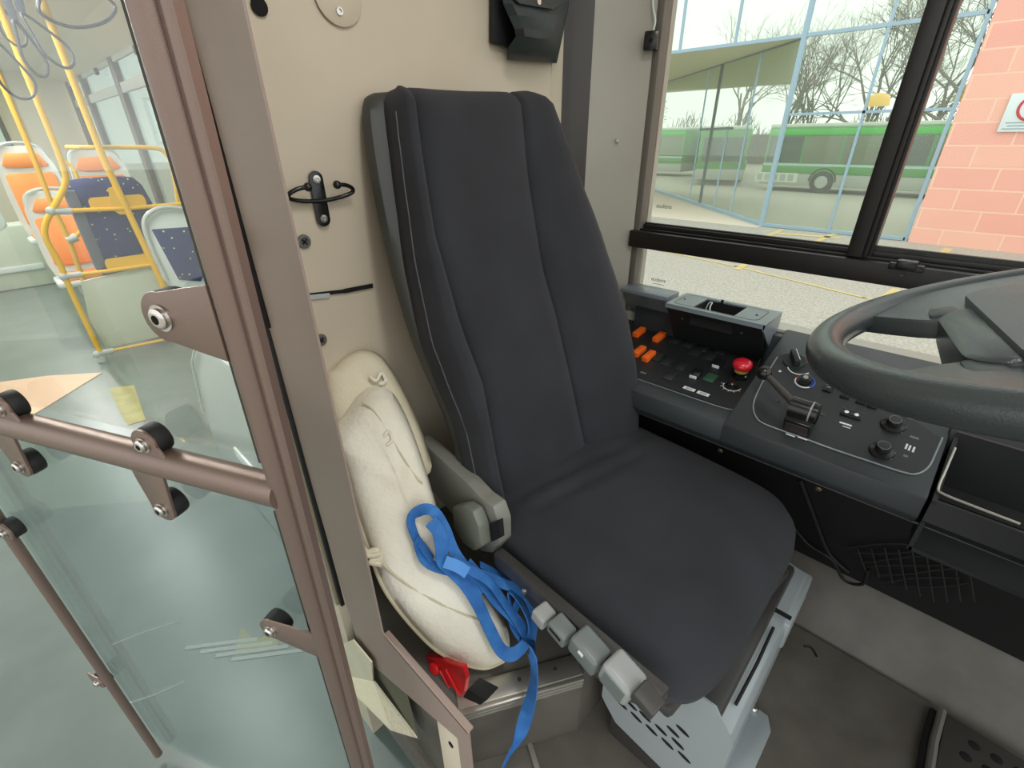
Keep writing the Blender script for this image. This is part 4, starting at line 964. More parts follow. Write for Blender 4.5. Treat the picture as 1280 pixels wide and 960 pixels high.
# ================================================================== PASSENGER SALOON
XF = -4.4
def pf(px, py, x=XF): return ax(px, py, x)
def clampring(b, p, q, r=.026): b.cyl(p, q, r, n=14)
rail = thing('yellow_handrail', 'yellow tube handrail with grey clamps holding the navy seat back', 'handrail frame', (XF, .2, -.25))
y0_ = .185
stl = [pf(22, 62), pf(50, 135), pf(76, 200), pf(82, 228), pf(68, 258), pf(57, 280), pf(58, 300), pf(75, 330), pf(88, 362), Vector((XF, pf(130, 450).y, -.25))]
stl[0].z = 2.1
b = B(); b.tube(smoothpath(stl, 4), .017, 12); obj('kinked_stanchion', b, M_yellow, rail)
b = B(); b.tube([pf(52, 0)+Vector((0, 0, .16)), pf(130, 200), pf(206, 362), Vector((XF, .745, -.25))], .021, 14); obj('stanchion', b, M_yellow, rail)
b = B(); b.tube([pf(64, 264), pf(150, 261), pf(240, 254)], .014, 10); obj('upper_bar', b, M_yellow, rail)
b = B(); b.tube([pf(80, 346), pf(140, 338), pf(215, 327)], .014, 10); obj('middle_bar', b, M_yellow, rail)
b = B(); b.tube([pf(126, 441), pf(180, 430), pf(232, 419)], .012, 10); obj('bottom_bar', b, M_yellow2, rail)
for (qx, qy, ex, ey) in ((60, 264, 90, 264), (76, 346, 102, 343), (118, 443, 142, 438)):
    b = B(); b.cyl(pf(qx, qy), pf(ex, ey), .021, n=12); b.sphere(pf(qx+4, qy), .028); obj('clamp', b, M_clampgrey, rail)
b = B(); b.cyl(pf(129, 452)+Vector((0, 0, -.0)), pf(127, 444), .03, n=14); obj('foot_clamp', b, M_clampgrey, rail)
for (qx, qy) in ((148, 253), (166, 327)):
    P0_ = pf(qx, qy, XF-.01); b = B(); b.prism([P0_+Vector((0, y, z)) for y, z in rrect(.32, .085, .03, 4)], (-1, 0, 0), .006); o = obj('mounting_plate', b, M_yellow, rail)
    for dy in (-.13, .13): obj('bolt', B().cyl(P0_+Vector((0, dy, 0)), P0_+Vector((.006, dy, 0)), .010, n=10), M_yellow2, o)
b = B(); b.prism([pf(135, 235), pf(146, 232), pf(160, 268), pf(150, 268), pf(140, 262)], (-1, 0, 0), .01); obj('gusset', b, M_yellow, rail)
# pale grey partition panel under the frame
b = B(); b.prism([pf(101, 352, XF-.03), pf(185, 332, XF-.03), pf(232, 330, XF-.03), pf(232, 414, XF-.03), pf(133, 436, XF-.03), pf(112, 400, XF-.03)], (-1, 0, 0), .02, bev=.006)
pt = tag(obj('partition_panel', b, M_panelgrey), 'pale grey-green partition panel under the yellow seat frame', 'panel')
# navy seat (rear side of its backrest) behind the frame
ns_ = thing('navy_passenger_seat', 'navy dotted bus seat bolted behind the yellow frame', 'seat', (XF-.3, .65, -.25))
cc = pf(148, 278, XF-.05)
b = B(); rings = []
for z_, hw, xo in ((.38, .20, -.02), (.42, .225, 0), (.6, .235, 0), (.8, .235, -.01), (.92, .215, -.03), (.975, .18, -.05), (.985, .12, -.06)):
    yc = .585+.0*z_
    rings.append([Vector((XF-.05+xo+dx, yc+dy*hw, z_)) for dx, dy in ((0, -.8), (.012, -.4), (.015, 0), (.012, .4), (0, .8), (-.03, 1.0), (-.07, .8), (-.07, 0), (-.07, -.8), (-.03, -1.0))])
b.ring_loft(rings); obj('backrest', b, M_seatblue, ns_, ang=60)
b = B(); b.box((XF-.055, .585-.205, .66), (.03, .07, .52), None, .012); obj('side_edge', b, M_seatrear, ns_)
b = B(); b.box((XF-.30, .60, .34), (.44, .44, .07), None, .02); obj('seat_pad', b, M_seatblue, ns_)
b = B(); b.tube([(XF-.3, .60, .31), (XF-.3, .60, -.25)], .04, 10); obj('pedestal', b, M_clampgrey, ns_)
# forward-facing passenger seats
def bus_seat(name, label, x, y, z, m_pad, fabric_dots=False, w=.44, h=.62, group=None, sc=1):
    t = thing(name, label, 'seat', (x, y, z-.45), group)
    b = B(); rings = []
    for q, hw, dx in ((-.02, .46, .0), (.08, .5, -.02), (.3, .5, -.05), (.5, .46, -.08), (.6, .36, -.10), (.63, .22, -.11)):
        rings.append([Vector((x+dx+a, y+b_*hw*w, z+q*h/.62)) for a, b_ in ((.02, -1), (.005, -.8), (0, 0), (.005, .8), (.02, 1), (-.03, 1), (-.045, 0), (-.03, -1))])
    b.ring_loft(rings); obj('shell', b, M_seatgrey, t, ang=60)
    def padb(q0, q1, hw0, hw1, nm):
        b = B(); rr = []
        for k, (q, hw) in enumerate(((q0, hw0*.9), (q0+.02, hw0), (q1-.02, hw1), (q1, hw1*.88))):
            dx = -.02-.09*(q/.63) + (.035 if k in (1, 2) else .02)
            rr.append([Vector((x+dx+a, y+b_*hw*w, z+q*h/.62)) for a, b_ in ((.0, -1), (.012, -.6), (.014, 0), (.012, .6), (0, 1), (-.02, 1), (-.02, -1))])
        b.ring_loft(rr); obj(nm, b, m_pad, t, ang=50)
    padb(.06, .44, .40, .40, 'back_pad'); padb(.48, .58, .36, .28, 'head_pad')
    b = B(); b.box((x+.21, y, z-.03), (.42, .46, .05), Matrix.Rotation(-.05, 3, 'Y'), .02); obj('seat_base', b, M_seatgrey, t)
    b = B(); b.box((x+.22, y, z+.005), (.38, .38, .035), Matrix.Rotation(-.05, 3, 'Y'), .014); obj('seat_pad', b, m_pad, t)
    b = B(); b.tube(smoothpath([(x-.10, y-.42*w, z+h*.72), (x-.12, y-.36*w, z+h*.98), (x-.13, y, z+h*1.05), (x-.12, y+.36*w, z+h*.98), (x-.10, y+.42*w, z+h*.72)], 5), .013, 8); obj('grab_handle', b, M_clampgrey, t)
    b = B(); b.tube([(x+.15, y, z-.05), (x+.15, y, z-.6)], .035, 10); obj('pedestal', b, M_clampgrey, t)
    return t
bus_seat('orange_passenger_seat', 'orange padded bus seat with grey handle, nearest of the orange seats', -5.5, .36, .22, M_seatorange, group='orange passenger seats')
bus_seat('orange_passenger_seat', 'orange bus seat rising directly behind the nearest orange seat', -6.6, .34, .42, M_seatorange, group='orange passenger seats', h=.75)
bus_seat('orange_passenger_seat', 'orange bus seat behind the navy seat, near windows', -5.9, .78, .45, M_seatorange, group='orange passenger seats', h=.68)
bs_ = thing('blue_passenger_seat', 'pale grey shelled bus seat with blue dotted pad', 'seat', (-3.5, .8, -.25))
XB_ = -3.5
def bx_(px, py, o=0): return ax(px, py, XB_+o)
b = B(); b.prism([bx_(178, 275), bx_(185, 264), bx_(205, 258), bx_(240, 260), bx_(262, 300), bx_(270, 362), bx_(220, 362), bx_(205, 350)], (-1, 0, 0), .04, bev=.012); obj('shell', b, M_seatgrey, bs_)
b = B(); b.prism([bx_(190, 287, .012), bx_(236, 284, .012), bx_(256, 340, .012), bx_(252, 352, .012), bx_(224, 350, .012)], (-1, 0, 0), .02, bev=.006); obj('back_pad', b, M_seatblue, bs_)
b = B(); b.tube(smoothpath([bx_(208, 350, .02), bx_(190, 312, .02), bx_(180, 282, .02), bx_(186, 267, .02), bx_(206, 259, .02), bx_(240, 262, .02)], 5), .012, 8); obj('grab_handle', b, M_clampgrey, bs_)
b = B(); b.box((XB_+.2, .80, .12), (.42, .44, .06), None, .02); b.box((XB_+.2, .82, -.08), (.08, .1, .34)); obj('seat_base', b, M_seatgrey, bs_)
# extra yellow rails
b = B(); b.tube(smoothpath([ax(10, 180, -7.2)+Vector((0, 0, 0)), pf(84, 184, -4.7), pf(150, 184, -4.7), pf(192, 185, -4.7), pf(207, 192, -4.7), pf(216, 212, -4.7), pf(224, 262, -4.7)], 5)[5:], .015, 10)
tag(obj('yellow_arch_rail', b, M_yellow), 'yellow rail curving down behind the navy seat', 'handrail')
pole = thing('yellow_pole', 'thin yellow pole with grey clamp farthest left in saloon', 'pole', (-5.0, .25, -.25))
pts = [ax(5, 107, -5.0), ax(37, 185, -5.0), ax(64, 254, -5.0), ax(87, 302, -5.0), ax(104, 350, -5.0)]; pts[0].z = 2.1; pts.append(Vector((-5.0, pts[-1].y, -.25)))
b = B(); b.tube(pts, .017, 10); obj('tube', b, M_yellow2, pole)
b = B(); b.cyl(ax(84, 301, -5), ax(96, 296, -5), .03, n=10); obj('clamp', b, M_clampgrey, pole)
b = B(); b.tube([ax(94, 297, -5), ax(106, 283, -5)], .015, 8); obj('short_bar', b, M_yellow, pole)
b = B(); b.tube(smoothpath([ax(76, 199, -5.3), ax(90, 208, -5.3), ax(97, 222, -5.3), ax(101, 235, -5.3)], 5), .012, 8)
tag(obj('yellow_seat_rail', b, M_yellow), 'short curved yellow rail beside orange seat by the windows', 'handrail')
# hand straps hanging from the ceiling rail
tag(obj('ceiling_rail', B().tube([(-7.0, .28, 1.99), (-1.9, .28, 1.99)], .016, 10), M_yellow2), 'yellow rail under the ceiling carrying grey hand straps', 'handrail')
def hand_strap(px, py, x, w, h, tl, label, d=1):
    P = ax(px, py, x); t = thing('hand_strap', label, 'hand strap', tuple(P+Vector((0, 0, .2))), 'grey hand straps below the ceiling')
    Rv = Matrix.Rotation(tl, 3, 'X') @ Matrix.Rotation(.5, 3, 'Z')
    b = B(); pts = smoothpath([P+Rv @ Vector(q) for q in ((0, 0, h), (0, w*.7, h*.2), (0, w, -h*.5), (0, w*.4, -h), (0, -w*.5, -h), (0, -w, -h*.4), (0, -w*.6, h*.3))], 6, closed=True); pts.append(pts[0])
    b.tube(pts, .006, 8); obj('loop', b, M_strapgrey, t)
    b = B(); webbing(b, [P+Rv @ Vector((0, 0, h)), Vector((P.x, P.y, 1.99))], .03, (1, 0, 0), 2); obj('web', b, M_strapgrey, t)
hand_strap(14, 88, -3.6, .075, .11, .1, 'grey looped hand strap, leftmost and lowest one')
hand_strap(36, 60, -3.3, .045, .10, .1, 'grey narrow hand strap beside the yellow stanchion')
hand_strap(58, 50, -3.2, .06, .10, .5, 'grey hand strap tilted across the yellow stanchion')
hand_strap(90, -4, -2.6, .15, .08, .3, 'large grey hand strap at top edge of picture')
hand_strap(10, 30, -4.4, .06, .10, .2, 'grey hand strap far back at picture corner')
# saloon window side
wsd = B(); YL = 1.36
wsd.span((-10.5, YL, -.6), (-1.02, YL+.06, .40)); wsd.span((-10.5, YL, 1.98), (-1.02, YL+.06, 2.14))
ww = struct('wall_left_saloon', wsd, M_panelgrey)
for i, xx in enumerate((-1.2, -3.1, -5.05, -7.05, -9.05, -10.3)):
    b = B(); b.span((xx-.09, YL-.02, .40), (xx+.09, YL+.04, 1.98), .004); struct('trim_%d' % (10+i), b, M_pillar)
xs = (-10.3, -9.05, -7.05, -5.05, -3.1, -1.2)
for i in range(5):
    a_, b_ = xs[i]+.09, xs[i+1]-.09
    fr = B(); fr.span((a_, YL-.012, 1.66), (b_, YL+.02, 1.75)); fr.span((a_, YL-.008, 1.93), (b_, YL+.02, 1.98)); fr.span((a_, YL-.008, .40), (b_, YL+.02, .44))
    wo = struct('window_%d' % (i+2), fr, M_clampgrey)
    obj('pane', B().span((a_, YL+.022, .42), (b_, YL+.026, 1.97)), G_pwin, wo, smooth=False)
    cb_ = B(); cb_.box(((a_+b_)/2+.2, YL-.02, 1.92), (.10, .03, .07), None, .01); obj('catch', cb_, M_rubber, wo)
rw = B(); rw.span((-10.56, -1.25, -.3), (-10.5, 1.42, 2.14)); struct('wall_back', rw, M_ceiling)
b = B(); b.span((-10.5, -.7, 1.15), (-10.49, .5, 1.85)); rwn = struct('window_7', b, M_pillar); obj('pane', B().span((-10.489, -.64, 1.2), (-10.486, .44, 1.8)), mat('pale_rear_glass', (214, 236, 222), .3), rwn, smooth=False)
rr_ = B(); rr_.span((-10.5, -1.31, -.6), (-1.6, -1.25, .55)); rr_.span((-10.5, -1.31, 1.95), (-1.6, -1.25, 2.14))
for xx in (-10.4, -8.6, -6.6, -4.6, -2.8, -1.7): rr_.span((xx-.08, -1.31, .5), (xx+.08, -1.25, 2.0))
struct('wall_right', rr_, M_panelgrey)
# raised rear area with panels
rp_ = thing('raised_rear_bench', 'pale grey raised platform box with rounded panel at saloon rear', 'bench', (-7.6, -.2, -.25))
b = B(); b.span((-7.9, -1.2, -.25), (-7.55, .25, .42), .03); obj('step_box', b, M_pillar if False else M_panelgrey, rp_)
b = B(); b.span((-7.56, -1.2, -.06), (-7.52, .16, .0), .005); obj('white_edge', b, M_seatgrey, rp_)
b = B(); b.prism([Vector((-7.54, -.22+y, .62+z)) for y, z in rrect(.5, .5, .1, 4)], (-1, 0, 0), .3, bev=.02); obj('engine_cover', b, M_seatgrey, rp_)
b = B(); b.prism([Vector((-7.53, -.22+y, .62+z)) for y, z in rrect(.36, .34, .08, 4)], (-1, 0, 0), .02); obj('cover_inset', b, M_ceiling, rp_)
# wheel arch housing behind the cab wall
wa = thing('wheel_arch_box', 'smooth pale grey wheel arch housing seen behind door post', 'housing', (-1.7, .5, -.25))
b = B(); b.prism([(-2.35, .34, -.25), (-2.3, .34, .15), (-2.15, .34, .42), (-1.95, .34, .55), (-1.0, .34, .58), (-1.0, .34, -.25)], (0, 1, 0), .9, bev=.03); obj('cover', b, mat('pale_teal_grey', (160, 172, 168), .45), wa)
b = B(); b.span((-1.9, .332, .05), (-1.55, .342, .1), .002); b.tube([(-2.30, .335, .1), (-2.14, .335, .40), (-1.95, .335, .53)], .004, 6); obj('edge_strip', b, M_seatgrey, wa)
# floor markings and a painted reflection
def fl(px, py, z=-.2495): return az(px, py, z)
b = B(); b.prism([fl(0, 478), fl(60, 470), fl(128, 466), fl(60, 508), fl(25, 528), fl(0, 540)], (0, 0, 1), .003); tag(obj('tan_floor_reflection', b, M_tan), 'tan reflection painted on the saloon gangway floor', 'floor reflection')  # tan sheet paints a warm reflection onto the floor
for pts, lb in (([(136, 485), (168, 482), (182, 525), (160, 532), (148, 512)], 'faded yellow floor marking near the saloon gangway reflection'), ([(292, 818), (302, 784), (316, 800), (350, 790), (346, 812), (322, 816)], 'worn yellow angular floor marking just inside the cab door post')):
    b = B(); b.prism([fl(*q) for q in pts], (0, 0, 1), .002); tag(obj('floor_marking', b, M_tactile), lb, 'floor marking')
b = B()
for k in range(4): b.box(Vector((-1.35+k*.05, .02+k*.03, -.2485)), (.22, .012, .003), Matrix.Rotation(.9, 3, 'Z'))
tag(obj('ramp_grooves', b, M_clampgrey), 'row of pale metal strips set into saloon floor by the door', 'floor strips')
b = B(); b.tube([fl(158, 880), fl(195, 868), fl(230, 852)], .003, 5); b.tube([fl(140, 806), fl(180, 790), fl(225, 776)], .003, 5)
tag(obj('floor_seam', b, M_clampgrey), 'pale floor seam lines seen through lower door pane', 'floor seam')

# ================================================================== OUTSIDE
ZG = -.6
ZB = -1.18
g_ = B(); g_.prism([Vector((-60, 1.5, ZG)), Vector((-60, 13.0, ZG)), Vector((-60, 24, ZB)), Vector((-60, 70, ZB)), Vector((-60, 70, ZB-.3)), Vector((-60, 1.5, ZB-.3))], (1, 0, 0), 100); struct('ground', g_, M_ground)
struct('ground_far', B().span((-60, -40, ZG-.1), (40, 1.5, ZG)), M_ground)
YF = 11.618
def gp(px, py, z=ZG+.004): return az(px, py, z)
fy = lambda px, py: ay(px, py, YF)
K0 = Vector((-3.46, YF, ZG)); Kz = 2.84
dw = (Vector((-9.2, 17.2, 0))-Vector((-3.46, YF, 0))).normalized(); 
pv_ = B(); pv_.prism([K0, Vector((-3.46, YF-.25, ZG)), Vector((-14, YF-.25, ZG)), Vector((-14, 22, ZG))], (0, 0, 1), .006); struct('ground_paving', pv_, M_pave)
fac = thing('glass_facade', 'tall glass facade with pale blue mullions across the yard', 'facade', (K0.x, YF, ZG))
def bar(b, p, q, w, d=.12): 
    p = Vector(p); q = Vector(q); b.tube([p, q], w*.7, 4, up=(1, 1, 0) if abs((q-p).normalized().z) > .8 else (0, 1, 1))
b = B(); bar(b, (K0.x, YF, ZG), (K0.x, YF, 3.4), .085); obj('corner_post', b, M_frameblue, fac)
XBk = -.89
for xx in (-2.15,):
    b = B(); bar(b, (xx, YF, ZG), (xx, YF, 6.5), .045); obj('mullion', b, M_frameblue, fac)
for xx in (K0.x, -4.75, -5.95, -7.2, -8.5): 
    b = B(); bar(b, (xx, YF, Kz), (xx, YF, 6.5), .05); obj('mullion', b, M_frameblue, fac)
b = B(); bar(b, (XBk, YF, ZG), (XBk, YF, 6.5), .06); obj('mullion', b, M_frameblue, fac)
b = B(); bar(b, (-10, YF, Kz), (XBk, YF, Kz), .06); obj('transom', b, M_frameblue, fac)
b = B(); bar(b, (K0.x, YF, 1.55), (XBk, YF, 1.55), .045); obj('transom', b, M_frameblue, fac)
b = B(); bar(b, (K0.x, YF, ZG+.04), (XBk, YF, ZG+.04), .06); obj('transom', b, M_frameblue, fac)
b = B(); bar(b, (-10, YF, 4.3), (XBk, YF, 4.3), .05); obj('transom', b, M_frameblue, fac)
obj('pane', B().span((K0.x, YF+.03, ZG), (XBk, YF+.04, 6.5)), G_fac, fac, smooth=False)
obj('pane', B().span((-12, YF+.03, Kz), (K0.x, YF+.04, 6.5)), G_fac, fac, smooth=False)
# recessed entrance wall running diagonally away, with sloping soffit
ent = thing('glass_entrance', 'recessed glass entrance under a pale sloping canopy soffit', 'entrance', tuple(K0))
def E_(t, z): return Vector((K0.x, YF, 0)) + dw*t + Vector((0, 0, z))
b = B(); bar(b, E_(0, ZG+.05), E_(8.2, ZG+.05), .08); obj('base_rail', b, M_frameblue, ent)
LT = 8.0
b = B(); b.prism([Vector((K0.x, YF, Kz-.03)), E_(LT+4, Kz-.03), Vector((-13.5, YF+3, Kz-.03)), Vector((-12, YF, Kz-.03))], (0, 0, 1), .05); obj('soffit', b, M_soffit, ent)
b = B(); b.prism([Vector((K0.x-.02, YF+.06, Kz-.03)), Vector((-6.4, 21.3, Kz-.03)), Vector((-11.8, 21.3, Kz-.03)), E_(10, Kz-.03)], (0, 0, 1), .05); obj('soffit_reflection', b, M_soffit, ent)  # slab added behind the glass to stand for the soffit's reflection
b = B(); bar(b, E_(0, Kz-.05), E_(LT, Kz-.05), .03); obj('head_rail', b, M_framegrey, ent)
ts_ = []
for (qx, qy) in ((900, 240), (860, 235), (885, 250), (917, 260), (872, 240)):
    pass
for t_, m_, w_ in ((1.55, M_frameblue, .035), (2.55, M_frameblue, .03), (3.5, M_framegrey, .06), (4.3, M_frameblue, .03), (7.9, M_frameblue, .06)):
    b = B(); bar(b, E_(t_, ZG), E_(t_, Kz-.05 if t_ not in (2.55,) else 1.4), w_); obj('mullion', b, m_, ent)
b = B(); bar(b, E_(2.3, 1.35), E_(4.3, 1.35), .05); obj('door_head', b, M_framegrey, ent)
b = B(); P0_, P1_ = E_(0, ZG), E_(LT, ZG); b.prism([P0_, P1_, E_(LT, Kz), E_(0, Kz)], Vector((dw.y, -dw.x, 0)), .01); obj('pane', b, G_fac, ent, smooth=False)
# pale inner bulkhead over the entrance
b = B(); b.prism([Vector((-4.1, YF+2.5, 1.95)), Vector((-11, YF+2.5, 1.95)), Vector((-11, YF+2.5, 3.0)), Vector((-4.1, YF+2.5, 3.0))], (0, 1, 0), .1); obj('bulkhead', b, mat('sage_bulkhead', (176, 188, 160), .8), ent) if False else b.bm.free()
# brick block wall with speed sign
bw = B(); bw.span((XBk+.06, YF-.06, ZG), (9, YF+.4, 6.5)); brick = struct('wall_brick', bw, M_brick)
bw = B(); bw.prism([E_(8.05, ZG), E_(8.5, ZG), E_(8.5, 2.75), E_(8.05, 2.75)], Vector((dw.y, -dw.x, 0)), .1); struct('wall_brick_far', bw, M_brick)
YSg = YF-.09
sg = thing('speed_sign', 'white sign with red 15 speed limit ring on pink wall', 'sign', tuple(ay(1275, 145, YSg)))
c0, c1, c2 = ay(1248, 165, YSg), ay(1262, 119, YSg), None
sx0, sx1 = (c0.x+c1.x)/2, (c0.x+c1.x)/2+.62; sz0, sz1 = c0.z, c1.z+.02
b = B(); b.span((sx0, YSg-.015, sz0), (sx1, YSg+.02, sz1), .004); pb2 = obj('board', b, M_sign, sg)
cc = Vector(((sx0+sx1)/2, YSg-.018, sz0+(sz1-sz0)*.62)); rr2 = (sz1-sz0)*.32
obj('red_ring', B().torus(cc, frame((0, -1, 0)), rr2, .018, n=36, m=8), M_redprint, sg)
M_ink = mat('dark_ink', (60, 70, 84), .6)
text('15', rr2*1.45, cc, (0, -1, 0), m=M_ink, parent=sg)
b = B()
for k, wv in enumerate((.8, .7, .86)):
    zc = sz0+(sz1-sz0)*(.24-.08*k); b.span((cc.x-(sx1-sx0)*wv/2, YSg-.018, zc-.01), (cc.x+(sx1-sx0)*wv/2, YSg-.014, zc+.008))
obj('small_print', b, mat('pale_grey_ink', (160, 176, 180), .6), sg)
# amber lamps modelled on the transom in place of lamp reflections
for (qx, qy, w_), lb in (((1098, 125, .17), 'reflected amber lamp modelled above facade transom left of window divider'), ((1152, 129, .07), 'small reflected amber lamp modelled just right of window divider')):
    P = ay(qx, qy, YF+.3); b = B(); rings = []
    for k, z_ in ((1.15, -.10), (1.1, 0), (.8, .08), (.3, .11)): rings.append([P+Vector((math.cos(a)*w_*k, math.sin(a)*w_*k*.6, z_)) for a in [2*PI*i/20 for i in range(20)]])
    b.ring_loft(rings); tag(obj('reflected_amber_lamp', b, M_amber), lb, 'lamp', 'amber lamps standing in for reflections')
P = ay(1212, 116, YF+.5); b = B(); rings = []
for k, z_ in ((1.2, -.12), (1.25, -.02), (.9, 0), (1.0, .02), (.9, .1), (.3, .16)): rings.append([P+Vector((math.cos(a)*.16*k, math.sin(a)*.14*k, z_)) for a in [2*PI*i/20 for i in range(20)]])
b.ring_loft(rings); tag(obj('reflected_lamp_shade', b, M_mustard), 'layered mustard lamp shade standing in for a reflection beside brick wall', 'lamp')  # solid shade built in place of a yellow reflection
# road markings
def line(pts, w, lb):
    P = [gp(*q) for q in pts]; b = B()
    for p, q in zip(P, P[1:]):
        d = (q-p).normalized(); s = Vector((-d.y, d.x, 0))*w/2
        b.prism([p-s-d*w*.4, q-s+d*w*.4, q+s+d*w*.4, p+s-d*w*.4], (0, 0, 1), .003)
    tag(obj('yellow_road_line', b, M_line), lb, 'road marking')
line([(814, 311), (920, 333), (1080, 372), (1200, 402)], .05, 'long thin yellow line on the ground below window rail')
line([(922, 336), (938, 327)], .10, 'short yellow tick crossing the thin line, left one')
line([(1104, 374), (1120, 362)], .10, 'short yellow tick crossing the thin line, right one')
line([(950, 299), (978, 287)], .10, 'left slanting yellow bay line at the facade foot')
line([(1018, 303), (1046, 291)], .10, 'slanting yellow bay line between facade corner and divider')
line([(975, 292), (1046, 297)], .16, 'yellow bay line parallel to the facade glass')
line([(1165, 328), (1185, 311)], .12, 'slanting yellow bay line in front of brick wall')
line([(1190, 322), (1279, 334)], .16, 'yellow bay line running along the brick wall')

# green and white buses modelled behind the glass, standing in for its reflections
M_seethru = mat('olive_bus_window', (112, 122, 98), .2)
def reflected_bus(label, x0, L, y, H=2.8, rot_=0, wheels=(.3, .75)):
    t = thing('reflected_bus', label, 'bus', (x0, y, ZB), 'green and white buses standing in for reflections')
    x1 = x0+L; z = ZB
    b = B(); b.span((x0, y, z+.90), (x1, y+2.4, z+H-.10), .10); obj('body', b, M_busgreen2, t)
    b = B(); b.span((x0, y-.01, z+.28), (x1, y+2.4, z+.80), .04); obj('skirt', b, M_skirt, t)
    b = B(); b.span((x0+.02, y-.03, z+.80), (x1-.02, y+2.42, z+1.10), .02); obj('green_band', b, mat('mid_green_bus_paint', (78, 150, 70), .4) if 'mid_green_bus_paint' not in bpy.data.materials else bpy.data.materials['mid_green_bus_paint'], t)
    b = B(); b.span((x0+.02, y-.04, z+H-.46), (x1-.02, y+2.42, z+H-.22), .02); obj('roof_band', b, M_busgreen, t)
    b = B(); b.span((x0, y+.02, z+H-.16), (x1, y+2.3, z+H), .05); obj('roof', b, M_buswhite, t)
    b = B(); b.span((x0+.03, y-.03, z+1.10), (x1-.03, y+.05, z+1.20)); obj('pale_line', b, mat('pale_blue_line', (180, 206, 206), .4) if 'pale_blue_line' not in bpy.data.materials else bpy.data.materials['pale_blue_line'], t)
    n = int(L/1.45)
    for i in range(n):
        a = x0+.12+i*(L-.2)/n; b = B(); b.span((a, y-.025, z+1.24), (a+(L-.2)/n-.1, y+.03, z+H-.50), .02); obj('window', b, M_seethru if i % 3 else M_buswin, t)
    b = B(); b.span((x0-.02, y+.2, z+1.15), (x0+.05, y+2.2, z+H-.5), .04); obj('windscreen', b, M_buswin, t)
    for w in wheels:
        cx = x0+L*w; b = B(); b.cyl((cx, y-.06, z+.47), (cx, y+.3, z+.47), .47, n=32, bev=.05); o = obj('wheel', b, M_tyre, t)
        b = B(); b.cyl((cx, y-.075, z+.47), (cx, y-.02, z+.47), .27, n=28, bev=.03); obj('hub_cap', b, M_clampgrey, o)
        b = B(); b.torus((cx, y-.01, z+.5), frame((0, -1, 0)), .52, .035, 0, PI, 20, 8); obj('wheel_arch', b, M_tyre, t)
    b = B(); xg = x0+L*wheels[0]-1.35; b.span((xg-1.5, y-.03, z+.40), (xg+.35, y, z+.80)); gr = obj('grille', b, M_buswhite, t)
    g = B()
    for i in range(5): g.span((xg-1.42+i*.34, y-.034, z+.46), (xg-1.18+i*.34, y-.028, z+.74))
    obj('grille_slots', g, M_skirt, gr)
    t.rotation_euler.z = rot_
    return t
reflected_bus('long green and white city bus standing in for its reflection, wheel visible', -8.3, 12.3, 26.0, 2.8, wheels=(.215, .8))
reflected_bus('stand-in for reflected green bus, angled away, just left of the facade corner', -9.6, 10, 27.5, 2.8, rot_=math.radians(112), wheels=(.25, .8))
reflected_bus('stand-in for reflected green and white bus at far left of the window', -26.8, 11.8, 31.5, 2.85, wheels=(.3, .8,))

# bare winter trees, solid stand-ins for the facade's mirrored view
def tree(label, x, y, h, seed, spread=.55, lean=0, name='reflected_tree', depth=6, conifer=False):
    rnd = random.Random(seed); b = B()
    if conifer:
        b.cyl((x, y, ZB), (x, y, ZB+h*.4), .15, n=8)
        for k in range(900):
            t = rnd.random()**.8; r = (1-t)*h*.28+.15; a = rnd.random()*2*PI; rr = r*math.sqrt(rnd.random()); c = Vector((x+math.cos(a)*rr, y+math.sin(a)*rr, ZB+h*(.3+.7*t)))
            d = Vector((math.cos(a), math.sin(a), rnd.uniform(-.3, .6)))*.35
            s = Vector((-math.sin(a), math.cos(a), .3))*.10; b.quad([c, c+s, c+d, c-s])
        return tag(obj(name, b, M_conifer, smooth=False), label, 'tree')
    def br(p, d, L, r, dep):
        q = p + d*L; n = 5 if dep > 3 else 3
        mid_ = p.lerp(q, .5)+Vector((rnd.uniform(-1, 1), rnd.uniform(-1, 1), rnd.uniform(-.5, 1)))*L*.06
        b.tube([p, mid_, q], [r, r*.82, r*.62], n, cap=False)
        if dep == 0: return
        for k in range(3 if dep < depth else 4):
            nd = (d + Vector((rnd.gauss(0, 1), rnd.gauss(0, 1), rnd.gauss(.15, .7)))*spread).normalized()
            st = p.lerp(q, rnd.uniform(.55, 1.0)); br(st, nd, L*rnd.uniform(.62, .85), r*.55, dep-1)
    br(Vector((x, y, ZB)), Vector((lean, 0, 1)).normalized(), h*.30, h*.015, depth)
    return tag(obj(name, b, M_bark), label, 'tree', 'bare winter trees standing in for reflections')
tr_specs = [(-12.0, 41, 11.0, 1, 'bare winter tree right beside the facade corner post top'), (-9.0, 35, 9.4, 2, 'bare tree, second from the facade corner post'), (-7.6, 43, 12.0, 3, 'bare tree in middle of the facade glass'), (-5.4, 36, 10.5, 4, 'bare tree left of the window divider'), (-4.0, 44, 13.5, 5, 'bare tree partly hidden by the window divider'), (-2.1, 33, 11.5, 6, 'large forked bare tree between divider and brick wall'), (-1.0, 42, 15, 7, 'tall bare tree nearest the brick wall edge'), (-16.5, 44, 12.5, 8, 'small bare tree showing above the canopy corner')]
for x_, y_, h_, sd_, lb in tr_specs: tree(lb, x_, y_, h_, sd_, .42)
tree('dark green conifer showing above the pale canopy', -27, 46, 11, 20, name='conifer', conifer=True)
hd = B()
rnd = random.Random(5)
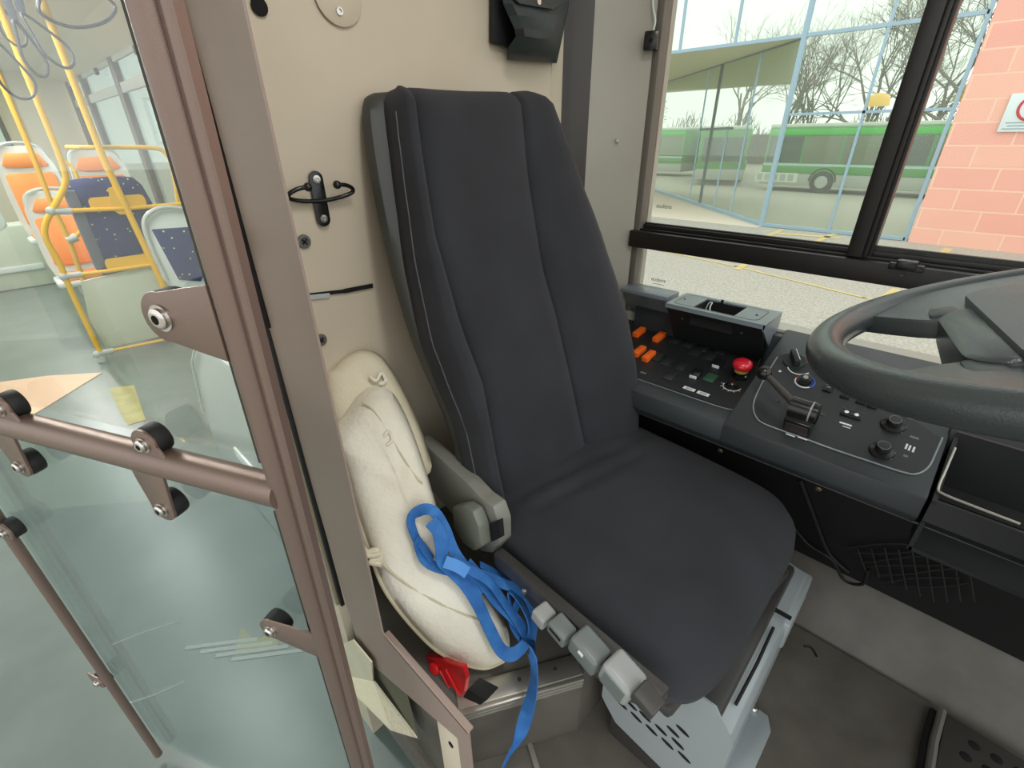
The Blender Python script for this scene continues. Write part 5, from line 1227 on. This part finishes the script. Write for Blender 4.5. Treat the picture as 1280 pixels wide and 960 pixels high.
for k in range(5200):
    x_ = rnd.uniform(-40, 9); y_ = 48+rnd.uniform(-1, 2); z_ = ZB + rnd.random()*3.0*(1+.25*math.sin(x_*1.3)); d = Vector((rnd.gauss(0, .5), rnd.gauss(0, .2), 1)).normalized()*rnd.uniform(.3, .9); s = Vector((.05, .02, 0))
    hd.quad([(x_, y_, z_), Vector((x_, y_, z_))+s, Vector((x_, y_, z_))+d+s*.5, Vector((x_, y_, z_))+d])
hd.span((-45, 50, ZB), (12, 50.5, ZB+2.4))
ho_ = tag(obj('scrub_hedge', hd, M_bark, smooth=False), 'tangled brown scrub behind the reflected buses', 'hedge'); ho_['kind'] = 'stuff'

# ================================================================== LIGHT
wd_ = bpy.data.worlds.new('overcast'); scene.world = wd_; wd_.use_nodes = True
nt = wd_.node_tree; bg = nt.nodes['Background']
tc = nt.nodes.new('ShaderNodeTexCoord'); sx_ = nt.nodes.new('ShaderNodeSeparateXYZ'); cr = nt.nodes.new('ShaderNodeValToRGB')
nt.links.new(tc.outputs['Generated'], sx_.inputs[0]); nt.links.new(sx_.outputs['Z'], cr.inputs['Fac'])
cr.color_ramp.elements[0].position = 0.0; cr.color_ramp.elements[0].color = (.94, .975, .965, 1)
cr.color_ramp.elements[1].position = 1.0; cr.color_ramp.elements[1].color = (1.0, 1.02, 1.03, 1)
nt.links.new(cr.outputs['Color'], bg.inputs['Color']); bg.inputs['Strength'].default_value = WORLD
sd_ = bpy.data.lights.new('sun', 'SUN'); sd_.energy = SUN; sd_.angle = math.radians(40); so_ = bpy.data.objects.new('sun', sd_); C.objects.link(so_)
so_.rotation_euler = Vector((-.6, .35, -.75)).to_track_quat('-Z', 'Y').to_euler()
# unseen fill lamps, added to brighten the saloon
for i, xx in enumerate((-2.6, -4.6, -6.6, -8.6)):
    t = thing('fill_light', 'added long white fill light under saloon roof', 'light', (xx, .1, 2.09), 'added saloon fill lights')
    b = B(); b.span((xx-.6, .0, 2.075), (xx+.6, .12, 2.098), .006); obj('diffuser', b, mat('fill_light_diffuser', (250, 248, 240), .5, emis=((255, 250, 240), 2.0)), t)
    ld = bpy.data.lights.new('fill_lamp', 'AREA'); ld.shape = 'RECTANGLE'; ld.size = 1.2; ld.size_y = .12; ld.energy = SALOON; lo = bpy.data.objects.new('fill_lamp', ld); C.objects.link(lo); lo.location = (xx, .06, 2.07)
ld = bpy.data.lights.new('cab_fill_lamp', 'AREA'); ld.shape = 'RECTANGLE'; ld.size = .5; ld.size_y = .15; ld.energy = CABL; lo = bpy.data.objects.new('cab_fill_lamp', ld); C.objects.link(lo); lo.location = (.05, .35, 2.05);  # unseen fill lamp added over the cab
b = B(); b.span((-.22, .27, 2.075), (.32, .43, 2.098), .006); tag(obj('cab_fill_light', b, bpy.data.materials['fill_light_diffuser']), 'added white fill light panel above driver', 'light')
vs2 = scene.view_settings; vs2.view_transform = 'Standard'; vs2.look = 'None'; vs2.gamma = 1; vs2.use_curve_mapping = False; vs2.exposure = EXPO
